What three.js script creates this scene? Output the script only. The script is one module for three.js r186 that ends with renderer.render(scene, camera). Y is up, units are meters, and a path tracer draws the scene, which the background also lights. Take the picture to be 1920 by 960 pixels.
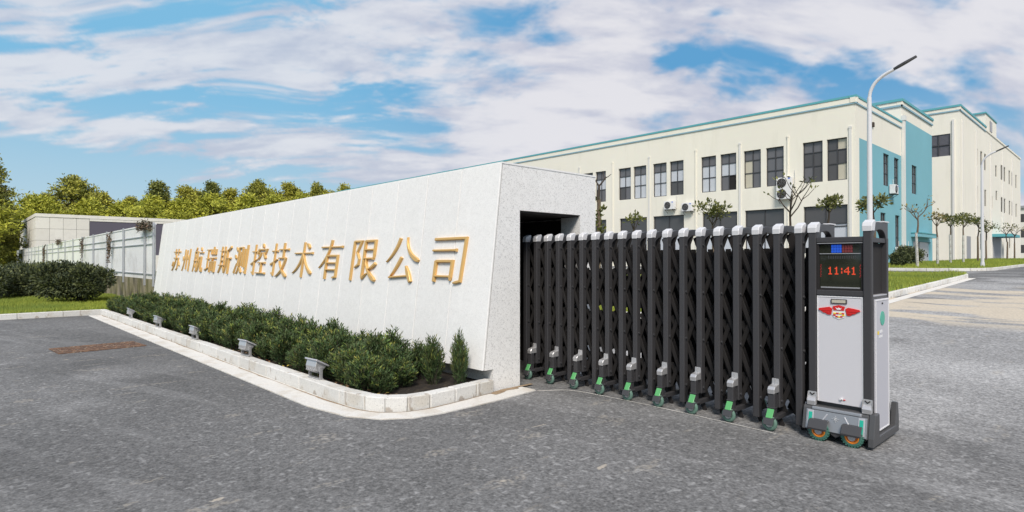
import * as THREE from 'three';
import { mergeGeometries } from 'three/addons/utils/BufferGeometryUtils.js';
import { RoundedBoxGeometry } from 'three/addons/geometries/RoundedBoxGeometry.js';

// ------------------------------------------------------------------ camera, sky, sun, exposure
const scene = new THREE.Scene();
const FX = -0.7323, FZ = -0.6809;                       // viewing direction on the ground
const camera = new THREE.PerspectiveCamera(2 * Math.atan(480 / 1097) * 180 / Math.PI, 2, 0.1, 6000);
camera.position.set(0, 1.6, 0);
camera.lookAt(FX * 100, 1.6 + 0.73, FZ * 100);
const SUN = new THREE.Vector3(0.48, 0.74, 0.49).normalize();
const sun = new THREE.DirectionalLight(0xfff5e9, 3.9);
sun.position.copy(SUN).multiplyScalar(150); sun.target.position.set(-20, 0, -20);
sun.position.add(sun.target.position);
sun.castShadow = true; sun.shadow.radius = 36; sun.shadow.mapSize.set(4096, 4096);
Object.assign(sun.shadow.camera, { left: -90, right: 90, top: 90, bottom: -90, near: 1, far: 400 });
scene.add(sun, sun.target);
const renderer = new THREE.WebGLRenderer({ antialias: true });
renderer.setSize(1024, 512);
renderer.toneMapping = THREE.LinearToneMapping;
renderer.toneMappingExposure = 1.0;
renderer.shadowMap.enabled = true; renderer.shadowMap.type = THREE.PCFSoftShadowMap;

// ------------------------------------------------------------------ helpers
function rng(seed) { let s = seed >>> 0; return () => { s = (s + 0x6D2B79F5) >>> 0; let t = Math.imul(s ^ (s >>> 15), 1 | s); t = (t + Math.imul(t ^ (t >>> 7), 61 | t)) ^ t; return ((t ^ (t >>> 14)) >>> 0) / 4294967296; }; }
const hash = (x, y, s) => { let h = Math.imul(x, 374761393) ^ Math.imul(y, 668265263) ^ Math.imul(s, 1274126177); h = Math.imul(h ^ (h >>> 13), 1274126177); return ((h ^ (h >>> 16)) >>> 0) / 4294967296; };
const sm = (a, b, x) => { const t = Math.min(1, Math.max(0, (x - a) / (b - a))); return t * t * (3 - 2 * t); };
const lerp = (a, b, t) => a + (b - a) * t;
function vn(x, y, s = 0, per = 0) {                        // value noise, tiling with period per
  const xi = Math.floor(x), yi = Math.floor(y); let fx = x - xi, fy = y - yi;
  fx = fx * fx * (3 - 2 * fx); fy = fy * fy * (3 - 2 * fy);
  const w = per ? (v) => ((v % per) + per) % per : (v) => v, x0 = w(xi), x1 = w(xi + 1), y0 = w(yi), y1 = w(yi + 1);
  return lerp(lerp(hash(x0, y0, s), hash(x1, y0, s), fx), lerp(hash(x0, y1, s), hash(x1, y1, s), fx), fy);
}
function fbm(x, y, oct, s = 0, per = 0) { let a = 0.5, t = 0, n = 0; for (let i = 0; i < oct; i++) { t += a * vn(x, y, s + i, per); n += a; a *= 0.5; x *= 2; y *= 2; per *= 2; } return t / n; }
const s8 = (l) => 255 * (l <= 0.0031308 ? 12.92 * l : 1.055 * Math.pow(l, 1 / 2.4) - 0.055);
function tex(size, metres, fn, colour = true) {             // fn(u, v in 0..1) gives linear [r, g, b]; one tile is so many metres
  const d = new Uint8Array(size * size * 4);
  for (let j = 0; j < size; j++) for (let i = 0; i < size; i++) {
    const c = fn((i + 0.5) / size, (j + 0.5) / size), k = (j * size + i) * 4;
    for (let q = 0; q < 3; q++) d[k + q] = Math.max(0, Math.min(255, colour ? s8(c[q]) : 255 * c[q])); d[k + 3] = 255;
  }
  const t = new THREE.DataTexture(d, size, size);
  t.wrapS = t.wrapT = THREE.RepeatWrapping; t.magFilter = THREE.LinearFilter; t.minFilter = THREE.LinearMipmapLinearFilter; t.generateMipmaps = true;
  if (colour) t.colorSpace = THREE.SRGBColorSpace; t.repeat.set(1 / metres, 1 / metres); t.needsUpdate = true; return t;
}
const lin = (r, g, b) => new THREE.Color().setRGB(r, g, b);
const std = (o) => new THREE.MeshStandardMaterial(o);
const used = new Map();
function numbered(n) { const k = used.get(n) ?? 0; used.set(n, k + 1); return k ? n + '_' + String(k).padStart(3, '0') : n; }
function tag(o, label, category, group, kind) { if (label) o.userData.label = label; if (category) o.userData.category = category; if (group) o.userData.group = group; if (kind) o.userData.kind = kind; return o; }
function thing(name, label, category, pos = [0, 0, 0], turn = 0, group) { const o = new THREE.Group(); o.name = numbered(name); scene.add(o); o.position.set(...pos); o.rotation.y = turn; return tag(o, label, category, group); }
function muv(g) {                                           // uv in metres, by the way each face points
  if (g.index) g = g.toNonIndexed(); const p = g.attributes.position; if (!g.attributes.normal) g.computeVertexNormals();
  const n = g.attributes.normal, u = new Float32Array(p.count * 2);
  for (let i = 0; i < p.count; i += 3) {
    let a = 0, b = 0, c = 0; for (let k = 0; k < 3; k++) { a += n.getX(i + k); b += n.getY(i + k); c += n.getZ(i + k); } a = Math.abs(a); b = Math.abs(b); c = Math.abs(c);
    for (let k = 0; k < 3; k++) { const q = i + k, x = p.getX(q), y = p.getY(q), z = p.getZ(q); if (b >= a && b >= c) { u[q * 2] = x; u[q * 2 + 1] = z; } else if (a >= c) { u[q * 2] = z; u[q * 2 + 1] = y; } else { u[q * 2] = x; u[q * 2 + 1] = y; } }
  }
  g.setAttribute('uv', new THREE.BufferAttribute(u, 2)); return g;
}
function merge(list) {
  list = list.flat(9).map((g) => { g = g.index ? g.toNonIndexed() : g; for (const k of Object.keys(g.attributes)) if (!['position', 'normal', 'uv', 'color'].includes(k)) g.deleteAttribute(k); if (!g.attributes.uv) g.setAttribute('uv', new THREE.BufferAttribute(new Float32Array(g.attributes.position.count * 2), 2)); return g; });
  return list.length > 1 ? mergeGeometries(list) : list[0];
}
function obj(name, geos, mat, parent = scene, keepUV = false) {
  let g = Array.isArray(geos) ? merge(geos) : geos; if (!keepUV) g = muv(g);
  const m = new THREE.Mesh(g, mat); m.name = parent === scene ? numbered(name) : name; m.castShadow = m.receiveShadow = true; parent.add(m); return m;
}
function grp(name, parent) { const g = new THREE.Group(); g.name = name; parent.add(g); return g; }
const box = (x0, x1, y0, y1, z0, z1) => new THREE.BoxGeometry(Math.abs(x1 - x0), Math.abs(y1 - y0), Math.abs(z1 - z0)).translate((x0 + x1) / 2, (y0 + y1) / 2, (z0 + z1) / 2);
const rbox = (x0, x1, y0, y1, z0, z1, r = 0.006, s = 2) => new RoundedBoxGeometry(Math.abs(x1 - x0), Math.abs(y1 - y0), Math.abs(z1 - z0), s, Math.min(r, Math.abs(x1 - x0) * 0.49, Math.abs(y1 - y0) * 0.49, Math.abs(z1 - z0) * 0.49)).translate((x0 + x1) / 2, (y0 + y1) / 2, (z0 + z1) / 2);
const V = (x, y, z) => new THREE.Vector3(x, y, z);
function rod(a, b, r0, r1 = r0, seg = 8) { a = a.isVector3 ? a : V(...a); b = b.isVector3 ? b : V(...b); const d = b.clone().sub(a), g = new THREE.CylinderGeometry(r1, r0, d.length(), seg); g.applyQuaternion(new THREE.Quaternion().setFromUnitVectors(V(0, 1, 0), d.clone().normalize())); return g.translate((a.x + b.x) / 2, (a.y + b.y) / 2, (a.z + b.z) / 2); }
function tube(pts, r, seg = 20, rad = 8) { return new THREE.TubeGeometry(new THREE.CatmullRomCurve3(pts.map((p) => V(...p))), seg, r, rad); }
function poly(pts, holes = []) { const s = new THREE.Shape(pts.map((p) => new THREE.Vector2(p[0], p[1]))); for (const h of holes) s.holes.push(new THREE.Path(h.map((p) => new THREE.Vector2(p[0], p[1])))); return s; }
function ext(shape, depth, bevel = 0) { return new THREE.ExtrudeGeometry(shape, { depth, bevelEnabled: bevel > 0, bevelSize: bevel, bevelThickness: bevel, bevelSegments: 1, bevelOffset: -bevel, curveSegments: 14 }); }
const extX = (zy, x0, x1, bevel = 0) => ext(poly(zy.map(([z, y]) => [-z, y])), x1 - x0 - 2 * bevel, bevel).translate(0, 0, bevel).rotateY(Math.PI / 2).translate(x0, 0, 0);   // outline in (z, y) drawn along x
const rect = (x0, x1, y0, y1) => [[x0, y0], [x1, y0], [x1, y1], [x0, y1]];
const gh = (x, z) => z > -7 ? 0 : z > -34 ? 0.035 * (-7 - z) : Math.min(1.5, 0.945 + 0.011 * (-34 - z));   // the site rises behind the gate

// ------------------------------------------------------------------ sky: air and clouds
{
  const W = 4096, H = 2048, data = new Float32Array(W * H * 4);
  const cw = (x, y, z) => {
    const az = Math.atan2(x * -FZ + z * FX, x * FX + z * FZ) * 180 / Math.PI, el = Math.asin(Math.max(0, Math.min(1, y))) * 180 / Math.PI;
    const e = Math.max(0, y), side = sm(-24, 6, az) * (1 - sm(110, 160, Math.abs(az)));                 // 0 streaky half, 1 puffy half
    const k = 1 / (e + 0.40), al = (x * -FZ + z * FX) * k, aw = (x * FX + z * FZ) * k;
    const wx = fbm(al * 2.2 + 7, aw * 2.2 + 3, 3, 11) - 0.5, wz = fbm(al * 2.2 - 4, aw * 2.2 + 9, 3, 21) - 0.5;
    let bil = 0, am = 0.5, fq = 1; for (let i = 0; i < 4; i++) { bil += am * Math.abs(2 * vn((al * 5.5 + wx) * fq + 3, (aw * 8.5 + wz) * fq + 8, 130 + i) - 1); am *= 0.5; fq *= 2.1; }
    const rough = (u, v, n, sd, g) => { let a = 1, t = 0, m = 0; for (let i = 0; i < n; i++) { t += a * vn(u, v, sd + i); m += a; a *= g; u = u * 2.03 + 5.1; v = v * 2.03 + 1.7; } return 0.5 + (t / m - 0.5) * 1.25; };
    const st = rough(al * 3.0 + wx * 1.8 + 43.3, aw * 11 + wz * 1.8 - al * 1.6 + 7, 7, 31, 0.62);
    const pf = 0.72 * rough(al * 4.2 + wx * 1.2 + 19.1, aw * 6.6 + wz * 1.4 + 5.3, 8, 51, 0.56) + 0.28 * (1 - bil);
    const big = fbm(al * 1.6 + 3.1, aw * 1.6 + 8.2, 3, 71), d = lerp(st, pf, side);
    let cov = lerp(0.435, 0.452, side) - (big - 0.5) * 0.10;
    cov += (1 - side) * 0.40 * (1 - sm(5.2, 9.2, el + fbm(az * 0.06, 2, 3, 5) * 3 - 1.5 + az * 0.03)) * (1 - sm(70, 100, Math.abs(az)));
    const den = sm(cov - 0.10, cov + lerp(0.14, 0.11, side), d);
    const air = [lerp(0.50, lerp(0.21, 0.12, side), sm(0, 17, el)), lerp(0.665, lerp(0.50, 0.36, side), sm(0, 17, el)), lerp(0.76, lerp(0.75, 0.64, side), sm(0, 17, el))];
    const hi = sm(20, 80, el); air[0] = lerp(air[0], 0.06, hi); air[1] = lerp(air[1], 0.22, hi); air[2] = lerp(air[2], 0.52, hi);
    const body = rough(al * 6 + 20 + wx, aw * 16 + wz - al + 2, 6, 91, 0.6), lit = sm(0.22, 0.72, body * 0.75 + (d - cov) * 0.75 + 0.04);
    const cl = [lerp(0.56, 0.82, lit), lerp(0.575, 0.80, lit), lerp(0.68, 0.83, lit)];
    const a = den * lerp(0.80, 0.93, side); return [lerp(air[0], cl[0], a), lerp(air[1], cl[1], a), lerp(air[2], cl[2], a)];
  };
  for (let j = 0; j < H; j++) {
    const v = (j + 0.5) / H, th = (v - 0.5) * Math.PI, y = Math.sin(th), r = Math.cos(th);
    const step = y < -0.02 ? W : y > 0.6 ? 8 : 1; let last;
    for (let i = 0; i < W; i++) {
      const ph = ((i + 0.5) / W - 0.5) * 2 * Math.PI, k = (j * W + i) * 4;
      const c = step === W ? [0.20, 0.20, 0.19] : i % step ? last : last = cw(r * Math.cos(ph), y, r * Math.sin(ph));
      data[k] = c[0]; data[k + 1] = c[1]; data[k + 2] = c[2]; data[k + 3] = 1;
    }
  }
  const t = new THREE.DataTexture(data, W, H, THREE.RGBAFormat, THREE.FloatType);
  t.mapping = THREE.EquirectangularReflectionMapping; t.magFilter = t.minFilter = THREE.LinearFilter; t.needsUpdate = true;
  scene.background = t; scene.environment = t;
}

// ------------------------------------------------------------------ materials
const grain = tex(512, 1, (u, v) => { const n = 0.45 * vn(u * 256, v * 256, 1, 256) + 0.35 * vn(u * 128, v * 128, 2, 128) + 0.2 * vn(u * 48, v * 48, 3, 48); return [n, n, n]; }, false);
const grainFor = (m) => { const t = grain.clone(); t.repeat.set(1 / m, 1 / m); t.needsUpdate = true; return t; };
const speck = (base, amp, dark) => (u, v) => {
  const n = fbm(u * 24, v * 24, 3, 4, 24), f = vn(u * 150, v * 150, 8, 150), g = vn(u * 210 + 3, v * 210, 9, 210);
  let k = base * (0.95 + 0.1 * n) * (1 - amp * sm(0.62, 0.9, f)) * (1 - dark * sm(0.80, 0.92, g)) + 0.05 * sm(0.78, 0.9, 1 - f); return [k, k, k * 0.985];
};
const stain = (base, tint, amt, seed, f = 8) => (u, v) => { const a = fbm(u * f, v * f, 6, seed, f), s = amt * sm(0.52, 0.75, a), fine = 0.9 + 0.2 * vn(u * 200, v * 200, seed + 9, 200); return [0, 1, 2].map((k) => lerp(base[k], tint[k], s) * fine); };
const M = {
  granite: std({ map: tex(1024, 1.5, speck(0.80, 0.26, 0.26)), roughness: 0.75, bumpMap: grainFor(0.5), bumpScale: 0.0012 }),
  panels: [0, 1, 2].map((i) => std({ map: tex(512, 1.1, speck(0.83 - 0.012 * i, 0.10, 0.12)), roughness: 0.62, bumpMap: grainFor(0.5), bumpScale: 0.0006 })),
  joint: std({ color: lin(0.22, 0.215, 0.20), roughness: 0.9 }),
  cavityShade: std({ color: lin(0.035, 0.03, 0.028), roughness: 0.9 }),  // near-black colour that paints in the shade of the gate cavity
  kerb: [0, 1, 2].map((i) => std({ map: tex(512, 1.3, (u, v) => { const a = stain([0.70 - 0.035 * i, 0.695 - 0.035 * i, 0.67 - 0.035 * i], [0.50, 0.45, 0.37], 0.45, 40 + i * 7, 6)(u, v), s = sm(0.66, 0.74, fbm(u * 14 + i * 3, v * 5, 5, 440 + i)), p = sm(0.86, 0.95, vn(u * 90, v * 90, 450, 90)); return a.map((c, k) => lerp(c, [0.24, 0.17, 0.11][k], 0.55 * s) * (1 - 0.35 * p)); }), roughness: 0.85, bumpMap: grainFor(0.35), bumpScale: 0.003 })),
  gutter: [0, 1].map((i) => std({ map: tex(512, 1.5, stain([0.66, 0.645, 0.61], [0.50, 0.44, 0.36], 0.45, 60 + i * 5, 5)), roughness: 0.9, bumpMap: grainFor(0.4), bumpScale: 0.003 })),
  soil: std({ map: tex(512, 1, stain([0.04, 0.032, 0.025], [0.10, 0.075, 0.05], 0.8, 81, 24)), roughness: 1, bumpMap: grainFor(0.25), bumpScale: 0.02 }),
  gold: std({ color: lin(0.74, 0.46, 0.165), roughness: 0.38, metalness: 0.35 }),
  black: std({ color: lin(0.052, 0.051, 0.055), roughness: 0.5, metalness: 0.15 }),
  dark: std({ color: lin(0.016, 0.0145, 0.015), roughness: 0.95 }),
  guard: std({ color: lin(0.05, 0.05, 0.054), roughness: 0.42 }),
  housing: std({ color: lin(0.085, 0.086, 0.09), roughness: 0.45, metalness: 0.2 }),
  silver: std({ color: lin(0.55, 0.55, 0.56), roughness: 0.36, metalness: 0.55 }),
  cap: std({ color: lin(0.68, 0.68, 0.70), roughness: 0.4, metalness: 0.15 }),
  bumper: std({ color: lin(0.33, 0.345, 0.37), roughness: 0.38, metalness: 0.5 }),
  alu: std({ color: lin(0.52, 0.52, 0.55), roughness: 0.42, metalness: 0.35 }),
  white: std({ color: lin(0.74, 0.74, 0.75), roughness: 0.5 }),
  panel: std({ color: lin(0.66, 0.655, 0.69), roughness: 0.4, metalness: 0.12 }),
  sidep: std({ color: lin(0.56, 0.56, 0.61), roughness: 0.42, metalness: 0.2 }),
  reflGreen: std({ color: lin(0.10, 0.37, 0.13), roughness: 0.3 }),
  teal: std({ color: lin(0.02, 0.40, 0.29), roughness: 0.25 }),
  tyre: std({ color: lin(0.11, 0.20, 0.16), roughness: 0.6 }),
  tread: std({ color: lin(0.05, 0.155, 0.12), roughness: 0.6 }),
  orange: std({ color: lin(0.85, 0.25, 0.02), roughness: 0.4 }),
  red: std({ color: lin(0.62, 0.02, 0.02), roughness: 0.35 }),
  yellow: std({ color: lin(0.85, 0.62, 0.03), roughness: 0.4 }),
  screenGlass: new THREE.MeshPhysicalMaterial({ color: lin(0.018, 0.02, 0.016), roughness: 0.06, clearcoat: 0.6, clearcoatRoughness: 0.03 }),
  ledRed: std({ color: 0x200000, emissive: lin(1, 0.09, 0.03), emissiveIntensity: 0.85, roughness: 0.5 }),
  ledDim: std({ color: 0x200000, emissive: lin(0.8, 0.05, 0.06), emissiveIntensity: 0.4, roughness: 0.5 }),
  lightBlue: std({ color: lin(0.01, 0.05, 0.30), emissive: lin(0.01, 0.09, 0.62), emissiveIntensity: 0.55, roughness: 0.35 }),
  lightRed: std({ color: lin(0.17, 0.03, 0.035), roughness: 0.35 }),
  cream: std({ map: tex(1024, 22, (u, v) => { const a = fbm(u * 6, v * 6, 6, 120, 6), s = 0.95 + 0.08 * a, d = 0.03 * sm(0.58, 0.75, fbm(u * 40, v * 7, 4, 130, 0)); return [0.82 * s - d, 0.79 * s - d, 0.695 * s - d]; }), roughness: 0.9, bumpMap: grainFor(1.2), bumpScale: 0.004 }),
  blue: std({ map: tex(1024, 22, (u, v) => { const s = 0.92 + 0.16 * fbm(u * 6, v * 6, 6, 140, 6); return [0.185 * s, 0.425 * s, 0.50 * s]; }), roughness: 0.85, bumpMap: grainFor(1.2), bumpScale: 0.004 }),
  trim: std({ color: lin(0.10, 0.37, 0.42), roughness: 0.6 }),
  trimGrey: std({ color: lin(0.26, 0.42, 0.50), roughness: 0.6 }),
  pipe: std({ color: lin(0.70, 0.69, 0.66), roughness: 0.5 }),
  frame: std({ color: lin(0.055, 0.055, 0.06), roughness: 0.5, metalness: 0.2 }),
  glass: new THREE.MeshPhysicalMaterial({ color: lin(0.075, 0.075, 0.078), roughness: 0.08 }),
  glassMid: new THREE.MeshPhysicalMaterial({ color: lin(0.13, 0.13, 0.14), roughness: 0.1 }),
  blind: new THREE.MeshPhysicalMaterial({ color: lin(0.52, 0.55, 0.60), roughness: 0.25 }),
  curtain: new THREE.MeshPhysicalMaterial({ color: lin(0.50, 0.47, 0.38), roughness: 0.3 }),
  louver: std({ color: lin(0.13, 0.13, 0.15), roughness: 0.5, metalness: 0.2 }),
  grey: std({ color: lin(0.30, 0.31, 0.33), roughness: 0.6 }),
  steel: std({ color: lin(0.44, 0.46, 0.49), roughness: 0.5, metalness: 0.3 }),
  sheet: [0, 1, 2].map((i) => std({ map: tex(512, 4, stain([0.86 - 0.02 * i, 0.86 - 0.02 * i, 0.86 - 0.02 * i], [0.50, 0.48, 0.45], 0.4, 160 + 5 * i, 5)), roughness: 0.55 })),
  mossy: std({ map: tex(1024, 3.2, (u, v) => { const a = fbm(u * 10, v * 3, 6, 170, 0), b = fbm(u * 5 + 3, v * 5, 6, 178, 0), s = sm(0.42, 0.62, a), t = sm(0.45, 0.65, b), f = 0.85 + 0.3 * vn(u * 160, v * 160, 5, 160); return [lerp(lerp(0.33, 0.10, s), 0.20, 0.5 * t) * f, lerp(lerp(0.29, 0.095, s), 0.19, 0.5 * t) * f, lerp(lerp(0.21, 0.06, s), 0.07, 0.5 * t) * f]; }), roughness: 0.95, bumpMap: grainFor(0.6), bumpScale: 0.01 }),
  stoneTile: [0, 1, 2, 3].map((i) => std({ map: tex(256, 2, stain([0.78 - 0.02 * i, 0.755 - 0.02 * i, 0.71 - 0.02 * i], [0.68, 0.65, 0.61], 0.5, 190 + i, 4)), roughness: 0.8 })),
  purple: std({ color: lin(0.105, 0.095, 0.13), roughness: 0.7 }),
  rust: std({ map: tex(512, 0.8, (u, v) => { const a = fbm(u * 12, v * 12, 5, 210, 12), f = 0.75 + 0.5 * vn(u * 130, v * 130, 6, 130), s = sm(0.4, 0.68, a), w = sm(0.66, 0.8, fbm(u * 16 + 5, v * 16, 4, 220, 0)); return [lerp(lerp(0.15, 0.30, s), 0.52, w) * f, lerp(lerp(0.09, 0.17, s), 0.42, w) * f, lerp(lerp(0.065, 0.10, s), 0.30, w) * f]; }), roughness: 0.95, bumpMap: grainFor(0.3), bumpScale: 0.015 }),
  dirt: std({ map: tex(256, 0.5, stain([0.30, 0.22, 0.14], [0.14, 0.09, 0.055], 0.8, 400, 10)), roughness: 1 }),
  bark: std({ map: tex(256, 0.5, stain([0.16, 0.12, 0.085], [0.07, 0.055, 0.04], 0.9, 230, 8)), roughness: 0.95, bumpMap: grainFor(0.2), bumpScale: 0.01 }),
  barkPale: std({ map: tex(256, 0.5, stain([0.52, 0.52, 0.50], [0.20, 0.17, 0.14], 0.85, 240, 6)), roughness: 0.95 }),
  barkDark: std({ color: lin(0.055, 0.042, 0.034), roughness: 0.95 }),
  leaf: std({ vertexColors: true, roughness: 0.75, side: THREE.DoubleSide }),
  grassM: std({ vertexColors: true, roughness: 0.8, side: THREE.DoubleSide }),
  turf: std({ map: tex(512, 5, (u, v) => { const a = fbm(u * 8, v * 8, 6, 250, 8), b = vn(u * 400, v * 400, 7, 400), y = sm(0.45, 0.72, fbm(u * 14, v * 14, 4, 260, 14)); const f = 0.7 + 0.6 * b; return [lerp(0.20, 0.36, y) * f * (0.8 + 0.4 * a), lerp(0.27, 0.36, y) * f * (0.8 + 0.4 * a), 0.05 * f]; }), roughness: 1 }),
  paving: std({ map: tex(512, 4, stain([0.42, 0.41, 0.39], [0.28, 0.26, 0.24], 0.6, 270, 6)), roughness: 0.9 }),
};
// asphalt: worn grey with dust, pale flecks and, on the site road, trodden sand
const chips = (() => { const R = rng(818), L = []; for (let i = 0; i < 34; i++) L.push([lerp(-13, 2, R()), lerp(-5, 1, R()), 0.03 + 0.10 * R() * R(), 0.012 + 0.02 * R(), R() * 0.8 - 0.4]); return L; })();
function asphalt(x, z, sandy, fineness = 57) {
  const big = fbm(x * 0.33 + 50, z * 0.5 + 50, 4, 300), mid = fbm(x * 1.7 + 9, z * 1.1 + 4, 4, 310), fine = vn(x * 46, z * 46, 320), fine2 = vn(x * 21, z * 21, 321);
  const worn = sm(0.40, 0.62, fbm(x * 0.5, z * 0.5, 4, 333) + 0.34 * sm(-6.0, -9.5, z) * sm(-7, -3, x) - 0.16);
  let k = lerp(0.122, sandy && z > -6.5 ? 0.19 : 0.275, worn) * (0.62 + 0.76 * big) * (0.80 + 0.40 * fine) * (0.90 + 0.20 * fine2) * (0.42 + 1.16 * (0.55 * hash(Math.floor(x * fineness), Math.floor(z * fineness), 900) + 0.45 * hash(Math.floor(x * fineness / 2.3), Math.floor(z * fineness / 2.3), 901)));
  k += 0.012 * sm(0.55, 0.76, mid) + 0.13 * sm(0.78, 0.9, vn(x * 30 + 7, z * 30, 340)) * (0.3 + 0.7 * big);
  const track = sm(0.60, 0.72, fbm(x * 0.8 + z * 2.6, z * 0.4 - x * 0.2, 4, 350)); k += 0.03 * track;
  let c = [k, k, k * 1.0];
  if (sandy) { if (z < -13 && z > -28.5 && x > -8) {
    const s = sm(0.40, 0.54, fbm(x * 0.55 + 3, z * 1.5 + Math.sin(x * 0.7) * 0.8, 6, 360) + 0.12 * sm(-7, -4, x) * (1 - Math.abs((z + 20) / 8)) ) * sm(-13.6, -15.4, z + fbm(x, z, 3, 361)) * sm(-27.5, -24, z) * sm(-7.5, -5.3, x);
    const f = 0.8 + 0.4 * fine; c = [lerp(c[0], 0.50 * f, s), lerp(c[1], 0.44 * f, s), lerp(c[2], 0.35 * f, s)]; }
    const p = sm(0.70, 0.80, fbm(x * 5.3 + 11, z * 2.1 + 2, 5, 370)) * sm(0.3, 0.7, fine); c = [lerp(c[0], 0.40, p * 0.35), lerp(c[1], 0.36, p * 0.35), lerp(c[2], 0.30, p * 0.35)];
  }
  return c;
}
const roadBump = () => { const t = grain.clone(); t.repeat.set(1 / 1.7, 1 / 1.7); t.needsUpdate = true; return t; };
const chipped = (x, z, f) => { const c = asphalt(x, z, true, f); for (const [a, b, l, w, t] of chips) { const dx = x - a, dz = z - b; if (Math.abs(dx) > 0.2 || Math.abs(dz) > 0.2) continue; const u = dx * Math.cos(t) + dz * Math.sin(t), v = -dx * Math.sin(t) + dz * Math.cos(t), s = sm(1.1, 0.7, Math.hypot(u / w, v / l) + 0.7 * (vn(x * 60, z * 60, 77) - 0.5)); for (let k = 0; k < 3; k++) c[k] = lerp(c[k], [0.46, 0.41, 0.34][k], 0.75 * s); } return c; };
M.near = std({ map: (() => { const t = tex(2048, 18, (u, v) => chipped(u * 18 - 14, v * 18 - 12, 114)); t.offset.set(14 / 18, 12 / 18); return t; })(), roughness: 0.92, bumpMap: roadBump(), bumpScale: 0.004 });
M.court = std({ map: (() => { const t = tex(2048, 36, (u, v) => asphalt(u * 36 - 28, v * 36 - 32, true)); t.offset.set(28 / 36, 32 / 36); return t; })(), roughness: 0.92, bumpMap: roadBump(), bumpScale: 0.004 });
M.road = std({ map: tex(1024, 24, (u, v) => asphalt(u * 24, v * 24, false)), roughness: 0.92, bumpMap: roadBump(), bumpScale: 0.007 });
M.earth = std({ map: tex(512, 30, stain([0.13, 0.15, 0.06], [0.20, 0.19, 0.11], 0.8, 380, 9)), roughness: 1 });

// ------------------------------------------------------------------ ground, road, lawns
function sheet(xs, zs, lift) {                                // a sheet over the terrain on the given grid lines
  const p = [], idx = [], n = xs.length;
  for (const z of zs) for (const x of xs) p.push(x, gh(x, z) + lift, z);
  for (let j = 0; j + 1 < zs.length; j++) for (let i = 0; i + 1 < n; i++) { const a = j * n + i; idx.push(a, a + n, a + 1, a + 1, a + n, a + n + 1); }
  const g = new THREE.BufferGeometry(); g.setAttribute('position', new THREE.Float32BufferAttribute(p, 3)); g.setIndex(idx); g.computeVertexNormals(); return g;
}
const span = (a, b, s) => { const r = []; for (let x = a; x < b - 1e-6; x += s) r.push(x); r.push(b); return r; };
tag(obj('ground', sheet([-3000, -600, ...span(-150, 150, 10), 600, 3000], [-3000, -800, -300, ...span(-150, 60, 1.5), 200, 800, 3000], -0.05), M.earth), null, null, null, 'structure');
tag(obj('forecourt', [sheet(span(-28, -14, 2), span(-32, 4, 0.5), 0), sheet(span(4, 8, 2), span(-32, 4, 0.5), 0), sheet(span(-14, 4, 2), span(-32, -12, 0.5), 0)], M.court), 'grey asphalt behind the sliding gate and beside the left lawn', null, null, 'structure');
tag(obj('forecourt', sheet(span(-14, 4, 2), span(-12, 4, 0.5), 0), M.near), 'dark grey asphalt apron in front of the sign wall and the gate', null, null, 'structure');
tag(obj('road', [sheet(span(8, 60, 4), span(-160, 22, 0.5), 0), sheet(span(-60, -28, 4), span(-120, 22, 0.5), 0), sheet(span(-28, 8, 4), span(4, 22, 2), 0), sheet(span(-28, 8, 4), span(-160, -32, 0.5), 0)], M.road), 'grey asphalt road running past the buildings', null, null, 'structure');
function terrainPoly(name, pts, lift, mat, label) {           // a flat-topped patch that follows the slope
  const tri = new THREE.ShapeGeometry(poly(pts.map(([x, z]) => [x, z])));
  let g = tri.index ? tri.toNonIndexed() : tri; let a = Array.from(g.attributes.position.array), T = [];
  for (let i = 0; i < a.length; i += 9) T.push([[a[i], a[i + 1]], [a[i + 3], a[i + 4]], [a[i + 6], a[i + 7]]]);
  for (let it = 0; it < 6; it++) { const N = []; for (const t of T) { const L = [0, 1, 2].map((k) => Math.hypot(t[k][0] - t[(k + 1) % 3][0], t[k][1] - t[(k + 1) % 3][1])), m = L.indexOf(Math.max(...L)); if (L[m] < 3) { N.push(t); continue; } const A = t[m], B = t[(m + 1) % 3], C = t[(m + 2) % 3], Q = [(A[0] + B[0]) / 2, (A[1] + B[1]) / 2]; N.push([A, Q, C], [Q, B, C]); } T = N; }
  const p = []; for (const t of T) { const s = (t[1][0] - t[0][0]) * (t[2][1] - t[0][1]) - (t[1][1] - t[0][1]) * (t[2][0] - t[0][0]) > 0 ? [0, 2, 1] : [0, 1, 2]; for (const k of s) p.push(t[k][0], gh(t[k][0], t[k][1]) + lift, t[k][1]); }
  const q = new THREE.BufferGeometry(); q.setAttribute('position', new THREE.Float32BufferAttribute(p, 3)); q.computeVertexNormals();
  return tag(obj(name, q, mat), label, null, null, 'structure');
}
function inside(pts, x, z) { let r = false; for (let i = 0, j = pts.length - 1; i < pts.length; j = i++) { const [a, b] = pts[i], [c, d] = pts[j]; if ((b > z) !== (d > z) && x < (c - a) * (z - b) / (d - b) + a) r = !r; } return r; }
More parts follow.
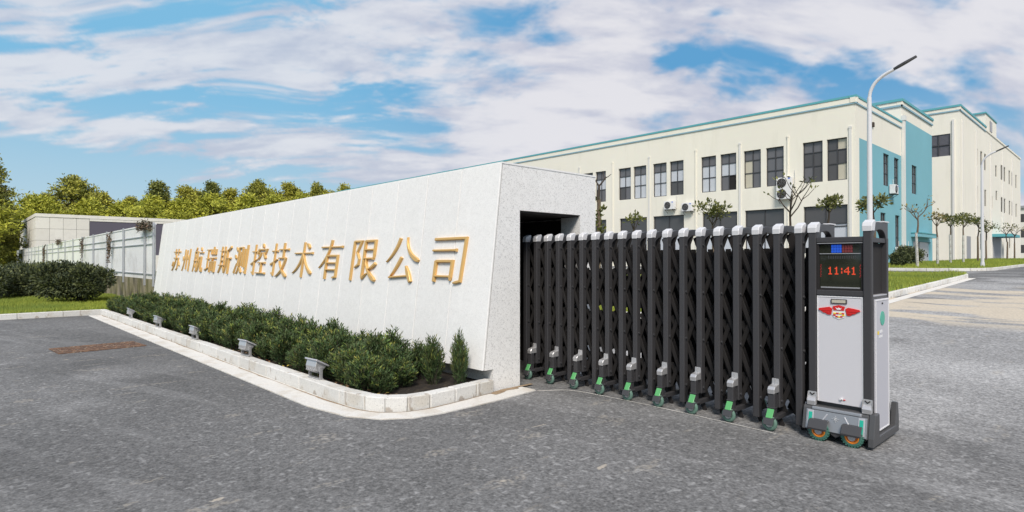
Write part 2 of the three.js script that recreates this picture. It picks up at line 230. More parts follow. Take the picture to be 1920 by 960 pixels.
const tuft = (() => { const R = rng(5), p = [], c = []; for (let i = 0; i < 9; i++) { const a = R() * 6.28, r = R() * 0.07, x = Math.cos(a) * r, z = Math.sin(a) * r, h = 0.045 + R() * 0.05, w = 0.006, b = R() * 6.28, dx = Math.cos(b) * w, dz = Math.sin(b) * w, lx = (R() - 0.5) * 0.05, lz = (R() - 0.5) * 0.05; p.push(x - dx, 0, z - dz, x + dx, 0, z + dz, x + lx, h, z + lz); const y = R(), col = [lerp(0.17, 0.36, y), lerp(0.27, 0.37, y), 0.05]; for (let k = 0; k < 3; k++) c.push(...col); } const g = new THREE.BufferGeometry(); g.setAttribute('position', new THREE.Float32BufferAttribute(p, 3)); g.setAttribute('color', new THREE.Float32BufferAttribute(c, 3)); g.computeVertexNormals(); g.setAttribute('uv', new THREE.Float32BufferAttribute(new Float32Array(p.length / 3 * 2), 2)); return g; })();
function grass(pts, n, lift, scale, seed, label, keep) {
  const R = rng(seed), xs = pts.map((p) => p[0]), zs = pts.map((p) => p[1]), a = Math.min(...xs), b = Math.max(...xs), c = Math.min(...zs), d = Math.max(...zs), m4 = new THREE.Matrix4(), q = new THREE.Quaternion(), L = [];
  for (let i = 0; i < n * 4 && L.length < n; i++) { const x = lerp(a, b, R()), z = lerp(c, d, R()); if (!inside(pts, x, z) || (keep && !keep(x, z))) continue; const s = scale * (0.6 + 0.8 * R()) * (0.7 + 0.6 * vn(x * 0.9, z * 0.9, seed)); q.setFromAxisAngle(V(0, 1, 0), R() * 6.28); L.push(m4.clone().compose(V(x, gh(x, z) + lift, z), q, V(s, s, s))); }
  const im = new THREE.InstancedMesh(tuft, M.grassM, L.length); im.name = numbered('grass'); L.forEach((m, i) => { im.setMatrixAt(i, m); const y = vn(L[i].elements[12] * 0.6, L[i].elements[14] * 0.6, seed + 2); im.setColorAt(i, new THREE.Color().setRGB(0.75 + 0.5 * y, 0.8 + 0.35 * y, 0.9)); }); im.castShadow = im.receiveShadow = true; scene.add(im); tag(im, label, 'grass', null, 'stuff');
}
const lawnA = [[-20.96, 14], [-20.96, -2.7], [-21.2, -4.45], [-75, -4.45], [-75, 14]];
terrainPoly('lawn', lawnA, 0.10, M.turf, 'bright green lawn left of the sign wall');
grass(lawnA, 60000, 0.10, 1.1, 61, 'short bright green grass blades on the lawn left of the sign wall', (x, z) => x > -38 && z < 4);
const arc = (cx, cz, r, a0, a1, n = 8) => Array.from({ length: n + 1 }, (_, i) => { const a = lerp(a0, a1, i / n) * Math.PI / 180; return [cx + r * Math.cos(a), cz + r * Math.sin(a)]; });
const lawnB = [...arc(-6.0, -31.3, 0.9, 0, -90), [-30, -32.2], [-30, -11.2], [-13, -11.2], ...arc(-11.5, -17.3, 6.1, 90, 5, 10)];
terrainPoly('lawn', lawnB, 0.12, M.turf, 'green lawn behind the gate inside a white kerb');
grass(lawnB, 26000, 0.12, 1.5, 62, 'short green grass blades on the lawn behind the gate', (x, z) => x > -14);
const lawnC = [[-13.0, -39.2], [-9.5, -39.3], ...arc(-8.3, -41.9, 2.6, -270 + 360, 0, 8).map(([x, z]) => [x, z]), [-5.75, -56], [-5.75, -90], [-13.0, -90]];
terrainPoly('lawn', lawnC, 0.12, M.turf, 'narrow green lawn beside the blue and cream buildings');
grass(lawnC, 22000, 0.12, 1.9, 63, 'short green grass blades on the lawn beside the buildings');
for (const [z0, z1] of [[-59.5, -57.5], [-67, -64.5], [-78, -75]]) tag(obj('footpath', sheet([-13.1, -9.4, -5.72], span(z0, z1, 0.5), 0.145), M.paving), 'pale paved footpath crossing the lawn to the buildings', null, null, 'structure');
tag(obj('pavement', sheet([-13.28, -11.9], span(-90, -36, 2), 0.15), M.paving), 'pale paving strip along the foot of the buildings', null, null, 'structure');
// kerbs: one stone after another, each a piece of the kerb
function kerbRun(name, label, path, h, w, len, below = 0.06, cut = () => false) {
  const c = new THREE.CatmullRomCurve3(path.map(([x, z]) => V(x, 0, z)), false, 'catmullrom', 0.0), L = c.getLength(), n = Math.max(1, Math.round(L / len)), root = thing(name, label); tag(root, null, null, null, 'structure');
  for (let i = 0; i < n; i++) {
    const a = c.getPointAt(i / n), b = c.getPointAt((i + 1) / n), mx = (a.x + b.x) / 2, mz = (a.z + b.z) / 2, l = a.distanceTo(b) - 0.008; if (cut(mx, mz)) continue;
    const j = hash(i, 3, Math.round(path[0][0] * 10)), g = rbox(-l / 2, l / 2, -below, h + (j - 0.5) * 0.006, -w / 2, w / 2, 0.012);
    const m = obj('kerb_stone', g, M.kerb[i % 3], root); m.position.set(mx, gh(mx, mz), mz); const ya = gh(a.x, a.z), yb = gh(b.x, b.z);
    m.rotation.set(0, -Math.atan2(b.z - a.z, b.x - a.x) + (j - 0.5) * 0.006, 0, 'YXZ'); m.rotation.order = 'YZX'; m.rotation.z = Math.atan2(yb - ya, Math.hypot(b.x - a.x, b.z - a.z));
  }
  return root;
}
kerbRun('lawn_kerb', 'white concrete kerb along the front edge of the left lawn', [[-20.88, 12], [-20.88, -2.985]], 0.15, 0.14, 1.0);
kerbRun('lawn_kerb', 'white concrete kerb round the lawn behind the gate', [[-30, -11.1], [-13, -11.1], ...arc(-11.5, -17.3, 6.2, 90, 5, 10), [-5.2, -20], [-5.05, -31.3], ...arc(-6.0, -31.3, 0.95, 0, -90, 6), [-30, -32.28]], 0.16, 0.14, 1.0);
obj('kerb_gutter', sheet([-5.0, -4.72], span(-31, -17, 0.5), 0.006), M.gutter[0]).userData = { kind: 'structure', label: 'pale concrete gutter strip at the foot of the kerb behind the gate' };
kerbRun('lawn_kerb', 'white concrete kerb curving round the lawn beside the buildings', [[-13.2, -39.1], [-9.5, -39.2], ...arc(-8.3, -41.9, 2.7, 90, 0, 8), [-5.62, -56], [-5.62, -90]], 0.16, 0.14, 1.0);

// ------------------------------------------------------------------ planter kerb and gutter
const kz = (x) => -3.02 - 0.012 * (x + 6);                 // the long front line of the planter kerb
{
  const front = [[-20.8, kz(-20.8)], [-6.05, kz(-6.05)]];
  const root = thing('planter_kerb', 'white concrete kerb stones round the hedge bed below the sign wall'); tag(root, null, null, null, 'structure');
  const stone = (x0, z0, x1, z1, h, i, w = 0.15) => { const l = Math.hypot(x1 - x0, z1 - z0) - 0.013, j = hash(i, 7, 2); const g = rbox(-l / 2, l / 2, -0.05, h + (j - 0.5) * 0.005, -w, 0, 0.014, 3); const m = obj('kerb_stone', g, M.kerb[i % 3], root); m.position.set((x0 + x1) / 2, 0, (z0 + z1) / 2); m.rotation.y = -Math.atan2(z1 - z0, x1 - x0) + (j - 0.5) * 0.008; };
  let i = 0; for (let x = -20.8; x < -6.1; x += 1.053) stone(x, kz(x), x + 1.053, kz(x + 1.053), 0.16, i++);
  const bend = [[-6.06, -3.02], [-5.62, -3.085], [-5.40, -3.20], [-5.26, -3.395], [-5.225, -3.66], [-5.25, -4.02], [-5.29, -4.36], [-5.325, -4.66]];
  for (let k = 0; k + 1 < bend.length; k++) stone(...bend[k], ...bend[k + 1], 0.16, i++);
  const gut = thing('gutter', 'flat pale concrete gutter slabs at the foot of the planter kerb'); tag(gut, null, null, null, 'structure');
  const slab = (a, b, c, d, k) => { const s = poly([a, b, c, d].map(([x, z]) => [x, -z])); const g = ext(s, 0.05, 0.003).rotateX(-Math.PI / 2).translate(0, -0.038, 0); obj('gutter_slab', g, M.gutter[k % 2], gut); };
  let k = 0; for (let x = -20.6; x < -6.3; x += 0.72) slab([x + 0.005, kz(x) + 0.005], [x + 0.715, kz(x + 0.72) + 0.005], [x + 0.715, kz(x + 0.72) + 0.30], [x + 0.005, kz(x) + 0.30], k++);
  const inn = [[-6.2, -3.005], [-5.63, -3.07], [-5.39, -3.185], [-5.245, -3.385], [-5.21, -3.66], [-5.235, -4.02], [-5.275, -4.36], [-5.31, -4.66], [-5.34, -5.10]], out = [[-6.2, -2.72], [-5.55, -2.83], [-5.20, -3.03], [-5.01, -3.31], [-4.96, -3.66], [-4.97, -4.02], [-4.985, -4.36], [-5.01, -4.66], [-5.06, -5.10]];
  for (let q = 0; q + 1 < inn.length; q++) slab(inn[q], inn[q + 1], out[q + 1], out[q], k++);
  const soilPts = [[-20.7, kz(-20.7) - 0.13], [-6.06, -3.16], [-5.7, -3.22], [-5.5, -3.3], [-5.40, -3.45], [-5.37, -3.66], [-5.39, -4.0], [-5.43, -4.7], [-22.3, -4.7], [-22.3, -3.2]];
  const sg = new THREE.PlaneGeometry(17, 1.7, 170, 24).rotateX(-Math.PI / 2).translate(-13.8, 0, -3.95), sp = sg.attributes.position;
  for (let q = 0; q < sp.count; q++) { const x = sp.getX(q), z = sp.getZ(q), inn2 = sm(0, 0.25, kz(x) - 0.12 - z); sp.setY(q, 0.045 + 0.03 * inn2 + 0.05 * fbm(x * 3, z * 3, 4, 7) * inn2); if (z > kz(x) - 0.10) sp.setZ(q, kz(x) - 0.10); if (x > -5.45) sp.setX(q, -5.45); const dx = x + 6.0, dz = z + 3.8; if (dx > 0 && dz > 0) { const r = Math.hypot(dx, dz); if (r > 0.58) { sp.setX(q, -6.0 + dx / r * 0.58); sp.setZ(q, -3.8 + dz / r * 0.58); } } }
  sg.computeVertexNormals(); tag(obj('soil', sg, M.soil), 'dark brown soil of the hedge bed', null, null, 'structure');
  const R = rng(77), lg = []; for (let q = 0; q < 420; q++) { const x = lerp(-19.5, -5.5, Math.sqrt(R())), z = kz(x) - 0.12 - R() * R() * 0.6, s = 0.014 + 0.02 * R(), g = new THREE.PlaneGeometry(s, s * 1.7); g.rotateX(-1.57 + (R() - 0.5)).rotateY(R() * 6).translate(Math.min(x, -5.45), 0.105 + R() * 0.03, z); const y = R(), c = y < 0.15 ? [0.55, 0.42, 0.10] : y < 0.2 ? [0.4, 0.05, 0.03] : [0.22, 0.13, 0.07]; g.setAttribute('color', new THREE.Float32BufferAttribute([...c, ...c, ...c, ...c], 3)); lg.push(g); }
  tag(obj('fallen_leaves', lg, M.leaf), 'fallen brown and yellow leaves scattered along the planter kerb', 'leaf litter', null, 'stuff');
}
{ // brown dirt caught along the foot of the kerb, a pale seam in front of the gate
  const strip = (name, pts, w0, w1, y, m, label, seed) => { const c = new THREE.CatmullRomCurve3(pts.map(([x, z]) => V(x, 0, z))), n = Math.round(c.getLength() / 0.04), p = [], idx = []; for (let i = 0; i <= n; i++) { const a = c.getPointAt(i / n), t = c.getTangentAt(i / n), w = w0 + (w1 - w0) * Math.pow(fbm(i * 0.11, 3, 4, seed), 1.6) * (vn(i * 0.05, 1, seed + 3) > 0.28 ? 1 : 0.1), s = (vn(i * 0.3, 9, seed) - 0.5) * w0; p.push(a.x - t.z * s, y, a.z + t.x * s, a.x - t.z * (s + w), y, a.z + t.x * (s + w)); if (i < n) idx.push(i * 2, i * 2 + 1, i * 2 + 2, i * 2 + 2, i * 2 + 1, i * 2 + 3); } const g = new THREE.BufferGeometry(); g.setAttribute('position', new THREE.Float32BufferAttribute(p, 3)); g.setIndex(idx); g.computeVertexNormals(); if (g.attributes.normal.getY(0) < 0) { g.setIndex(idx.map((v, i) => idx[i - i % 3 + 2 - i % 3])); g.computeVertexNormals(); } tag(obj(name, g, m), label, null, null, 'structure'); };
  const foot = [[-20.4, kz(-20.4) + 0.012], [-13, kz(-13) + 0.012], [-6.2, -3.00], [-5.63, -3.062], [-5.385, -3.18], [-5.24, -3.385], [-5.205, -3.66], [-5.23, -4.02], [-5.27, -4.36], [-5.305, -4.66]];
  strip('dirt', foot, 0.006, 0.05, 0.0175, M.dirt, 'thin line of brown dirt along the foot of the planter kerb', 41);
  strip('dirt', [[-5.30, -4.55], [-5.335, -4.9], [-5.36, -5.3]], 0.05, 0.16, 0.018, M.dirt, 'patch of brown dirt on the gutter at the wall end', 47);
  strip('pavement_seam', [[-5.05, -5.12], [-4.8, -5.42], [-4.2, -5.50], [-3.2, -5.50], [-2.3, -5.46]], 0.008, 0.035, 0.004, M.gutter[1], 'thin pale seam in the asphalt in front of the gate wheels', 53);
}
{ // rusty drain grating in the asphalt
  const t = thing('drain_grate', 'rusty brown rectangular drain grating sunk in the dark asphalt', 'drain grate', [-13.02, 0, -1.76], 0.08);
  obj('grate_frame', [rbox(-0.42, 0.42, -0.03, 0.016, -0.66, -0.60), rbox(-0.42, 0.42, -0.03, 0.016, 0.60, 0.66), rbox(-0.42, -0.36, -0.03, 0.0155, -0.60, 0.60), rbox(0.36, 0.42, -0.03, 0.0155, -0.60, 0.60)], M.rust, t);
  obj('silt', new THREE.BoxGeometry(0.72, 0.01, 1.2).translate(0, 0.001, 0), M.rust, t);
  for (let i = 0; i < 15; i++) { const z = -0.56 + i * 0.08; obj('grate_bar', rbox(-0.36, 0.36, 0.002, 0.0135, z - 0.026, z + 0.026, 0.004), M.rust, t); }
}

// ------------------------------------------------------------------ sign wall with its portal and gold characters
const WX0 = -22.5, WX1 = -5.38;
{
  const t = thing('sign_wall', 'long white granite sign wall with gold characters and an opening for the gate', 'sign wall');
  const E0 = WX1 - 0.002;
  obj('wall_core', [extX([[-4.69, 0], [-4.69, 0.272], [-4.553, 0.272], [-4.853, 2.80], [-5.141, 2.80], [-5.141, 0]], WX0 + 0.01, E0)], M.granite, t);
  obj('lintel', [box(WX0 + 0.01, E0, 2.235, 2.80, -6.655, -5.1412)], M.granite, t);
  obj('jamb', [box(-5.744, E0, 0, 2.2348, -6.655, -6.315)], M.granite, t);
  obj('back_wall', [box(WX0 + 0.01, -5.7442, 0, 2.2348, -6.655, -6.52)], M.granite, t);
  obj('far_wall', [box(WX0 + 0.01, WX0 + 0.2, 0, 2.2348, -6.5198, -5.1412)], M.granite, t);
  obj('coping', [box(WX0 - 0.01, WX1 + 0.004, 2.8002, 2.822, -6.67, -4.83)], M.panels[1], t);
  obj('pocket_shade_sheet', [box(-22.25, -5.42, 0, 2.20, -5.1555, -5.1425), box(-22.25, -5.42, 2.212, 2.2335, -6.50, -5.157), box(-22.25, -5.80, 0, 2.20, -6.518, -6.505), box(-9.0, -8.98, 0, 2.2, -6.50, -5.157)], M.cavityShade, t);  // added dark sheets: the shade on cavity walls and soffit, put in as colour
  obj('joint_backing', [extX([[-4.554, 0.282], [-4.531, 0.282], [-4.8295, 2.792], [-4.8525, 2.792]], WX0 + 0.012, E0 - 0.004)], M.joint, t);
  const w = (WX1 - WX0) / 22;
  for (let i = 0; i < 22; i++) {                              // facing slabs, open joints between them
    const a = WX0 + i * w + 0.005, b = WX0 + (i + 1) * w - 0.005, j = (hash(i, 1, 4) - 0.5) * 0.003;
    obj('wall_panel', extX([[-4.5465, 0.276], [-4.520 + j, 0.276], [-4.8195 + j, 2.7995], [-4.8458, 2.7995]], a, i === 21 ? WX1 : b, 0.005), M.panels[i % 3], t);
  }
  // characters, drawn stroke by stroke on a square of 100 units
  const G = [
    'H 6,84 94,84|V 33,97 33,70|V 67,97 67,70|Z 18,57 75,57 71,14 58,5|P 45,72 40,38 10,2|D 17,42 8,22|D 82,44 94,24',
    'P 24,93 24,46 8,3|V 50,90 50,10|V 81,95 81,2|D 9,64 13,46|D 34,68 40,50|D 63,68 70,50',
    'P 27,98 18,84|P 13,82 13,40 3,2|Z 13,82 40,82 40,8 31,4|H 3,45 51,45|D 23,70 29,58|D 23,34 29,20|D 71,98 78,86|H 54,78 99,78|P 64,60 62,30 49,2|Z 64,60 84,60 84,12 90,5 98,6 99,20',
    'H 4,87 38,87|H 6,53 37,53|T 2,11 40,21|V 21,87 21,17|V 71,98 71,70|V 51,89 51,70|H 51,70 93,70|V 93,89 93,70|H 44,56 99,56|P 70,56 66,46 60,42|V 50,42 50,2|Z 50,42 93,42 93,6 84,4|V 64,42 64,8|V 78,42 78,8',
    'H 3,81 57,81|V 17,97 17,30|V 43,97 43,30|H 17,64 43,64|H 17,47 43,47|H 1,30 59,30|P 20,27 5,2|D 40,26 55,7|P 94,95 78,86 64,82|P 66,84 66,42 53,2|H 66,55 100,55|V 85,55 85,0',
    'D 8,92 19,79|D 3,66 14,53|T 6,4 22,38|V 31,90 31,28|Z 31,90 58,90 58,28|P 45,76 43,34 26,2|D 48,24 61,6|V 75,86 75,24|Z 94,98 94,6 84,10',
    'H 2,75 37,75|Z 21,98 21,5 10,11|T 1,35 39,51|D 68,99 73,87|D 46,84 41,66|Z 46,81 97,81 90,68|P 61,72 56,60 44,50|D 78,72 94,53|H 49,40 94,40|V 71,40 71,8|H 41,8 100,8',
    'H 2,75 38,75|Z 21,98 21,5 10,11|T 1,35 40,51|H 45,79 99,79|V 71,98 71,54|H 47,54 84,54|P 87,55 70,22 39,0|N 52,46 70,20 99,1',
    'H 5,67 95,67|V 50,97 50,1|P 48,65 32,34 4,12|N 52,65 70,32 97,12|D 64,93 77,80',
    'H 5,81 95,81|P 48,99 35,62 3,28|V 34,59 34,0|Z 34,59 79,59 79,7 66,4|H 34,41 79,41|H 34,24 79,24',
    'V 12,93 12,0|Z 12,92 39,92 26,66 36,50 35,38 22,31|V 53,93 53,9|T 52,6 68,18|Z 53,92 88,92 88,52|H 53,72 88,72|H 53,52 88,52|P 96,41 84,32 70,27|N 63,50 73,24 100,2',
    'P 39,95 26,68 3,44|N 60,96 70,66 99,46|P 49,54 36,32 20,12|H 17,11 78,16|D 65,36 83,3',
    'Z 8,89 85,89 82,9 66,5|H 6,67 66,67|V 18,47 18,6|Z 18,46 59,46 58,9|H 18,17 58,17',
  ];
  const H0 = 0.70, batter = Math.atan2(0.2995, 2.5235);
  const wid = { H: (u) => 4.6 + 2.6 * sm(0.86, 0.97, u), V: (u) => 7.6 - 0.8 * u, P: (u) => 8.4 - 6.4 * u * u, N: (u) => 3.6 + 8.8 * Math.pow(u, 1.4) * (1 - 0.75 * sm(0.9, 1, u)), D: (u) => 3.6 + 7.5 * Math.sin(Math.min(1, u * 1.15) * 2.4), T: (u) => 8.4 - 6.2 * u, Z: (u) => 6.4 - 3.4 * sm(0.88, 1, u) };
  G.forEach((src, i) => {
    const geos = src.split('|').map((st, k) => {
      const [ty, ...pp] = st.split(' '); let P = pp.map((s) => s.split(',').map(Number)), L = [];
      if (P.length > 2 && 'PN'.includes(ty)) { const c = new THREE.QuadraticBezierCurve(new THREE.Vector2(...P[0]), new THREE.Vector2(2 * P[1][0] - (P[0][0] + P[2][0]) / 2, 2 * P[1][1] - (P[0][1] + P[2][1]) / 2), new THREE.Vector2(...P[2])); L = c.getPoints(10).map((v) => [v.x, v.y]); }
      else for (let q = 0; q + 1 < P.length; q++) { const n = P.length > 2 ? 5 : 8; for (let s = q ? 1 : 0; s <= n; s++) L.push([lerp(P[q][0], P[q + 1][0], s / n), lerp(P[q][1], P[q + 1][1], s / n)]); }
      const l = [], r = [], n = L.length; L.forEach(([x, y], q) => { const a = L[Math.max(0, q - 1)], b = L[Math.min(n - 1, q + 1)]; let d1 = [x - a[0], y - a[1]], d2 = [b[0] - x, b[1] - y]; const nn = (d) => { const h = Math.hypot(...d); return h > 1e-6 ? [d[0] / h, d[1] / h] : null; }; d1 = nn(d1) ?? nn(d2); d2 = nn(d2) ?? d1; let m = [-(d1[1] + d2[1]), d1[0] + d2[0]]; const h = Math.hypot(...m) || 1; m = [m[0] / h, m[1] / h]; const co = Math.max(0.6, -d1[1] * m[0] + d1[0] * m[1]); const wd = wid[ty](q / (n - 1)) * 0.41 / co; l.push([x + m[0] * wd, y + m[1] * wd]); r.push([x - m[0] * wd, y - m[1] * wd]); });
      const o = [...l, ...r.reverse()].map(([x, y]) => [x / 100 * 0.90 - 0.45 + (y - 50) * 0.0004, y / 100 * H0]);
      return ext(poly(o), 0.026 + k * 0.0013, 0.006).translate(0, 0, 0.006);
    });
    const m = obj('character', geos, M.gold, t), y = 1.265; m.position.set(-20.06 + i * 1.1525, y, -4.520 - (y - 0.276) * 0.2995 / 2.5235 - 0.004); m.rotation.x = -batter;
  });
}

// ------------------------------------------------------------------ hedge of upright shrubs
function shrubGeo(seed, h, r, n) {                              // upright leafy shoots set with narrow leaves
  const R = rng(seed), p = [], c = [], up = V(0, 1, 0);
  for (let s = 0; s < n; s++) {
    const a = R() * 6.283, rr = Math.sqrt(R()) * r, lean = 0.15 + 0.55 * rr / r, len = 0.18 + 0.17 * R(), top = h * (1.06 - 0.40 * (rr / r) ** 2) * (0.45 + 0.55 * Math.pow(R(), 0.8));
    const dir = V(Math.cos(a) * lean + (R() - 0.5) * 0.5, 1, Math.sin(a) * lean + (R() - 0.5) * 0.5).normalize(), tip = V(Math.cos(a) * rr, top, Math.sin(a) * rr), tone = R(), k = 13;
    const side = dir.clone().cross(V(R() - 0.5, R() - 0.5, R() - 0.5)).normalize(), oth = dir.clone().cross(side);
    for (let i = 0; i < k; i++) {
      const t = i / k, b = tip.clone().addScaledVector(dir, -len * (1 - t)), ang = i * 2.4 + R(), o = side.clone().multiplyScalar(Math.cos(ang)).addScaledVector(oth, Math.sin(ang));
      const ld = o.multiplyScalar(0.62).addScaledVector(dir, 0.75 + 0.5 * t).normalize(), ll = (0.088 - 0.030 * t) * (0.8 + 0.5 * R()), w = ld.clone().cross(V(R() - 0.5, R() + 0.2, R() - 0.5)).normalize().multiplyScalar(0.0082), m = b.clone().addScaledVector(ld, ll * 0.5), e = b.clone().addScaledVector(ld, ll);
      for (const v of [b, m.clone().add(w), e, b, e, m.clone().sub(w)]) p.push(v.x, v.y, v.z);
      const fresh = sm(0.55, 1, tone) * sm(0.3, 1, t) , col = [lerp(0.058, 0.22, fresh) * (0.8 + 0.4 * R()), lerp(0.094, 0.25, fresh) * (0.8 + 0.4 * R()), lerp(0.030, 0.042, fresh)];
      for (let q = 0; q < 6; q++) c.push(...col);
    }
  }
  const g = new THREE.BufferGeometry(); g.setAttribute('position', new THREE.Float32BufferAttribute(p, 3)); g.setAttribute('color', new THREE.Float32BufferAttribute(c, 3)); g.computeVertexNormals(); return g;
}
function stems(seed, h, r, n, rad = 0.007) { const R = rng(seed), L = []; for (let i = 0; i < n; i++) { const a = R() * 6.283, q = r * Math.sqrt(R()); L.push(rod([Math.cos(a) * q * 0.3, -0.02, Math.sin(a) * q * 0.3], [Math.cos(a) * q, h * (0.45 + 0.4 * R()), Math.sin(a) * q], rad, rad * 0.5, 5)); } return L; }
{
  const kinds = [11, 12, 13, 14].map((s) => ({ f: muv(shrubGeo(s, 0.64 + 0.03 * (s % 2), 0.22 + 0.02 * (s % 3), 210)), w: merge(stems(s + 50, 0.6, 0.2, 12)) }));
  const protos = kinds.map((k, i) => { const t = new THREE.Group(); obj('foliage', k.f, M.leaf, t); obj('stem', k.w, M.barkDark, t); return t; });
  const R = rng(404), put = (x, z, s, k, label, group) => { const t = protos[k].clone(); t.name = numbered('hedge_shrub'); t.position.set(x, 0.09, z); t.rotation.y = R() * 6.28; t.scale.set(s * (0.9 + 0.25 * R()), s * (0.60 + 0.30 * R()), s * (0.9 + 0.25 * R())); scene.add(t); return tag(t, label, 'shrub', group); };
  const rowLabel = (r, x) => 'dark green hedge shrub in the ' + ['front', 'middle', 'back'][r] + ' row, ' + (x > -6.86 ? 'right of the nearest floodlight' : x > -9.2 ? 'between the nearest and second floodlight' : x > -11.8 ? 'between the second and middle floodlight' : x > -14.45 ? 'between the middle and fourth floodlight' : x > -17.2 ? 'between the fourth and farthest floodlight' : 'beyond the farthest floodlight');
  const rows = [0.36, 0.76, 1.15];
  for (let r = 0; r < 3; r++) for (let x = -20.4 + (r % 2) * 0.2; x < -5.95; x += 0.40) {
    const xx = x + (R() - 0.5) * 0.16, z = kz(xx) - rows[r] + (R() - 0.5) * 0.14; if (r === 2 && xx > -6.35) continue;
    put(xx, z, (0.92 + 0.22 * R()) * (r === 0 ? 0.9 : 1.03), Math.floor(R() * 4), rowLabel(r, xx), 'shrubs of the hedge under the sign wall');
  }
  put(-5.98, -3.72, 0.80, 0, 'low dark green shrub at the rounded corner of the hedge bed'); for (const [x, z, s] of [[-6.22, -3.38, 0.86], [-6.3, -3.78, 0.95], [-6.28, -4.2, 0.9], [-6.0, -3.55, 0.8], [-5.98, -3.8, 0.72]]) put(x, z, s, 1, 'dark green shrub of the loose clump filling the rounded right end of the hedge', 'shrubs of the hedge under the sign wall'); put(-5.86, -3.44, 0.62, 3, 'smallest dark green shrub closest to the rounded kerb corner');
  const e = put(-5.86, -4.14, 0.80, 2, 'ragged dark green shrub beside the lone shrub at the hedge end'); e.scale.set(0.62, 0.92, 0.62);
  const l = put(-5.60, -4.34, 0.8, 1, 'slim lone dark green shrub standing apart at the right end of the hedge'); l.scale.set(0.52, 1.02, 0.52);
}

// ------------------------------------------------------------------ floodlights on the kerb
{
  const make = () => {
    const t = new THREE.Group();
    obj('bracket', [rbox(-0.13, -0.118, 0, 0.15, -0.02, 0.02, 0.003), rbox(0.118, 0.13, 0, 0.15, -0.02, 0.02, 0.003), rbox(-0.13, 0.13, 0, 0.012, -0.03, 0.03, 0.003)], M.silver, t);
    const head = grp('lamp_head', t); head.position.set(0, 0.16, 0); head.rotation.x = -0.50;
    obj('lamp_body', [extX([[-0.075, 0.03], [0.075, 0.03], [0.06, -0.035], [0.03, -0.07], [-0.03, -0.07], [-0.06, -0.035]], -0.112, 0.112, 0.006)], M.silver, head);
    obj('lamp_rim', [rbox(-0.135, 0.135, 0.030, 0.048, -0.10, 0.10, 0.006)], M.alu, head);
    obj('lens', [rbox(-0.115, 0.115, 0.0485, 0.052, -0.08, 0.08, 0.001)], M.glassMid, head);
    for (let i = 0; i < 5; i++) obj('cooling_fin', rbox(-0.09 + i * 0.042, -0.084 + i * 0.042, -0.085, -0.03, -0.045, 0.045, 0.002), M.silver, head);
    return t;
  };
  const pr = make(), xs = [-6.86, -9.2, -11.8, -14.45, -17.2];
  const lab = ['nearest silver floodlight on the kerb, beside the corner of the hedge bed', 'second silver floodlight along the kerb, counted from the hedge corner', 'middle silver floodlight of the five along the planter kerb', 'fourth silver floodlight along the kerb, counted from the hedge corner', 'farthest silver floodlight on the kerb, beside the left lawn'];
  xs.forEach((x, i) => { const t = pr.clone(); t.name = numbered('floodlight'); t.position.set(x, 0.165, kz(x) - 0.10); t.rotation.y = (hash(i, 2, 9) - 0.5) * 0.2 + 0.05; scene.add(t); tag(t, lab[i], 'floodlight', 'floodlights along the planter kerb'); });
}

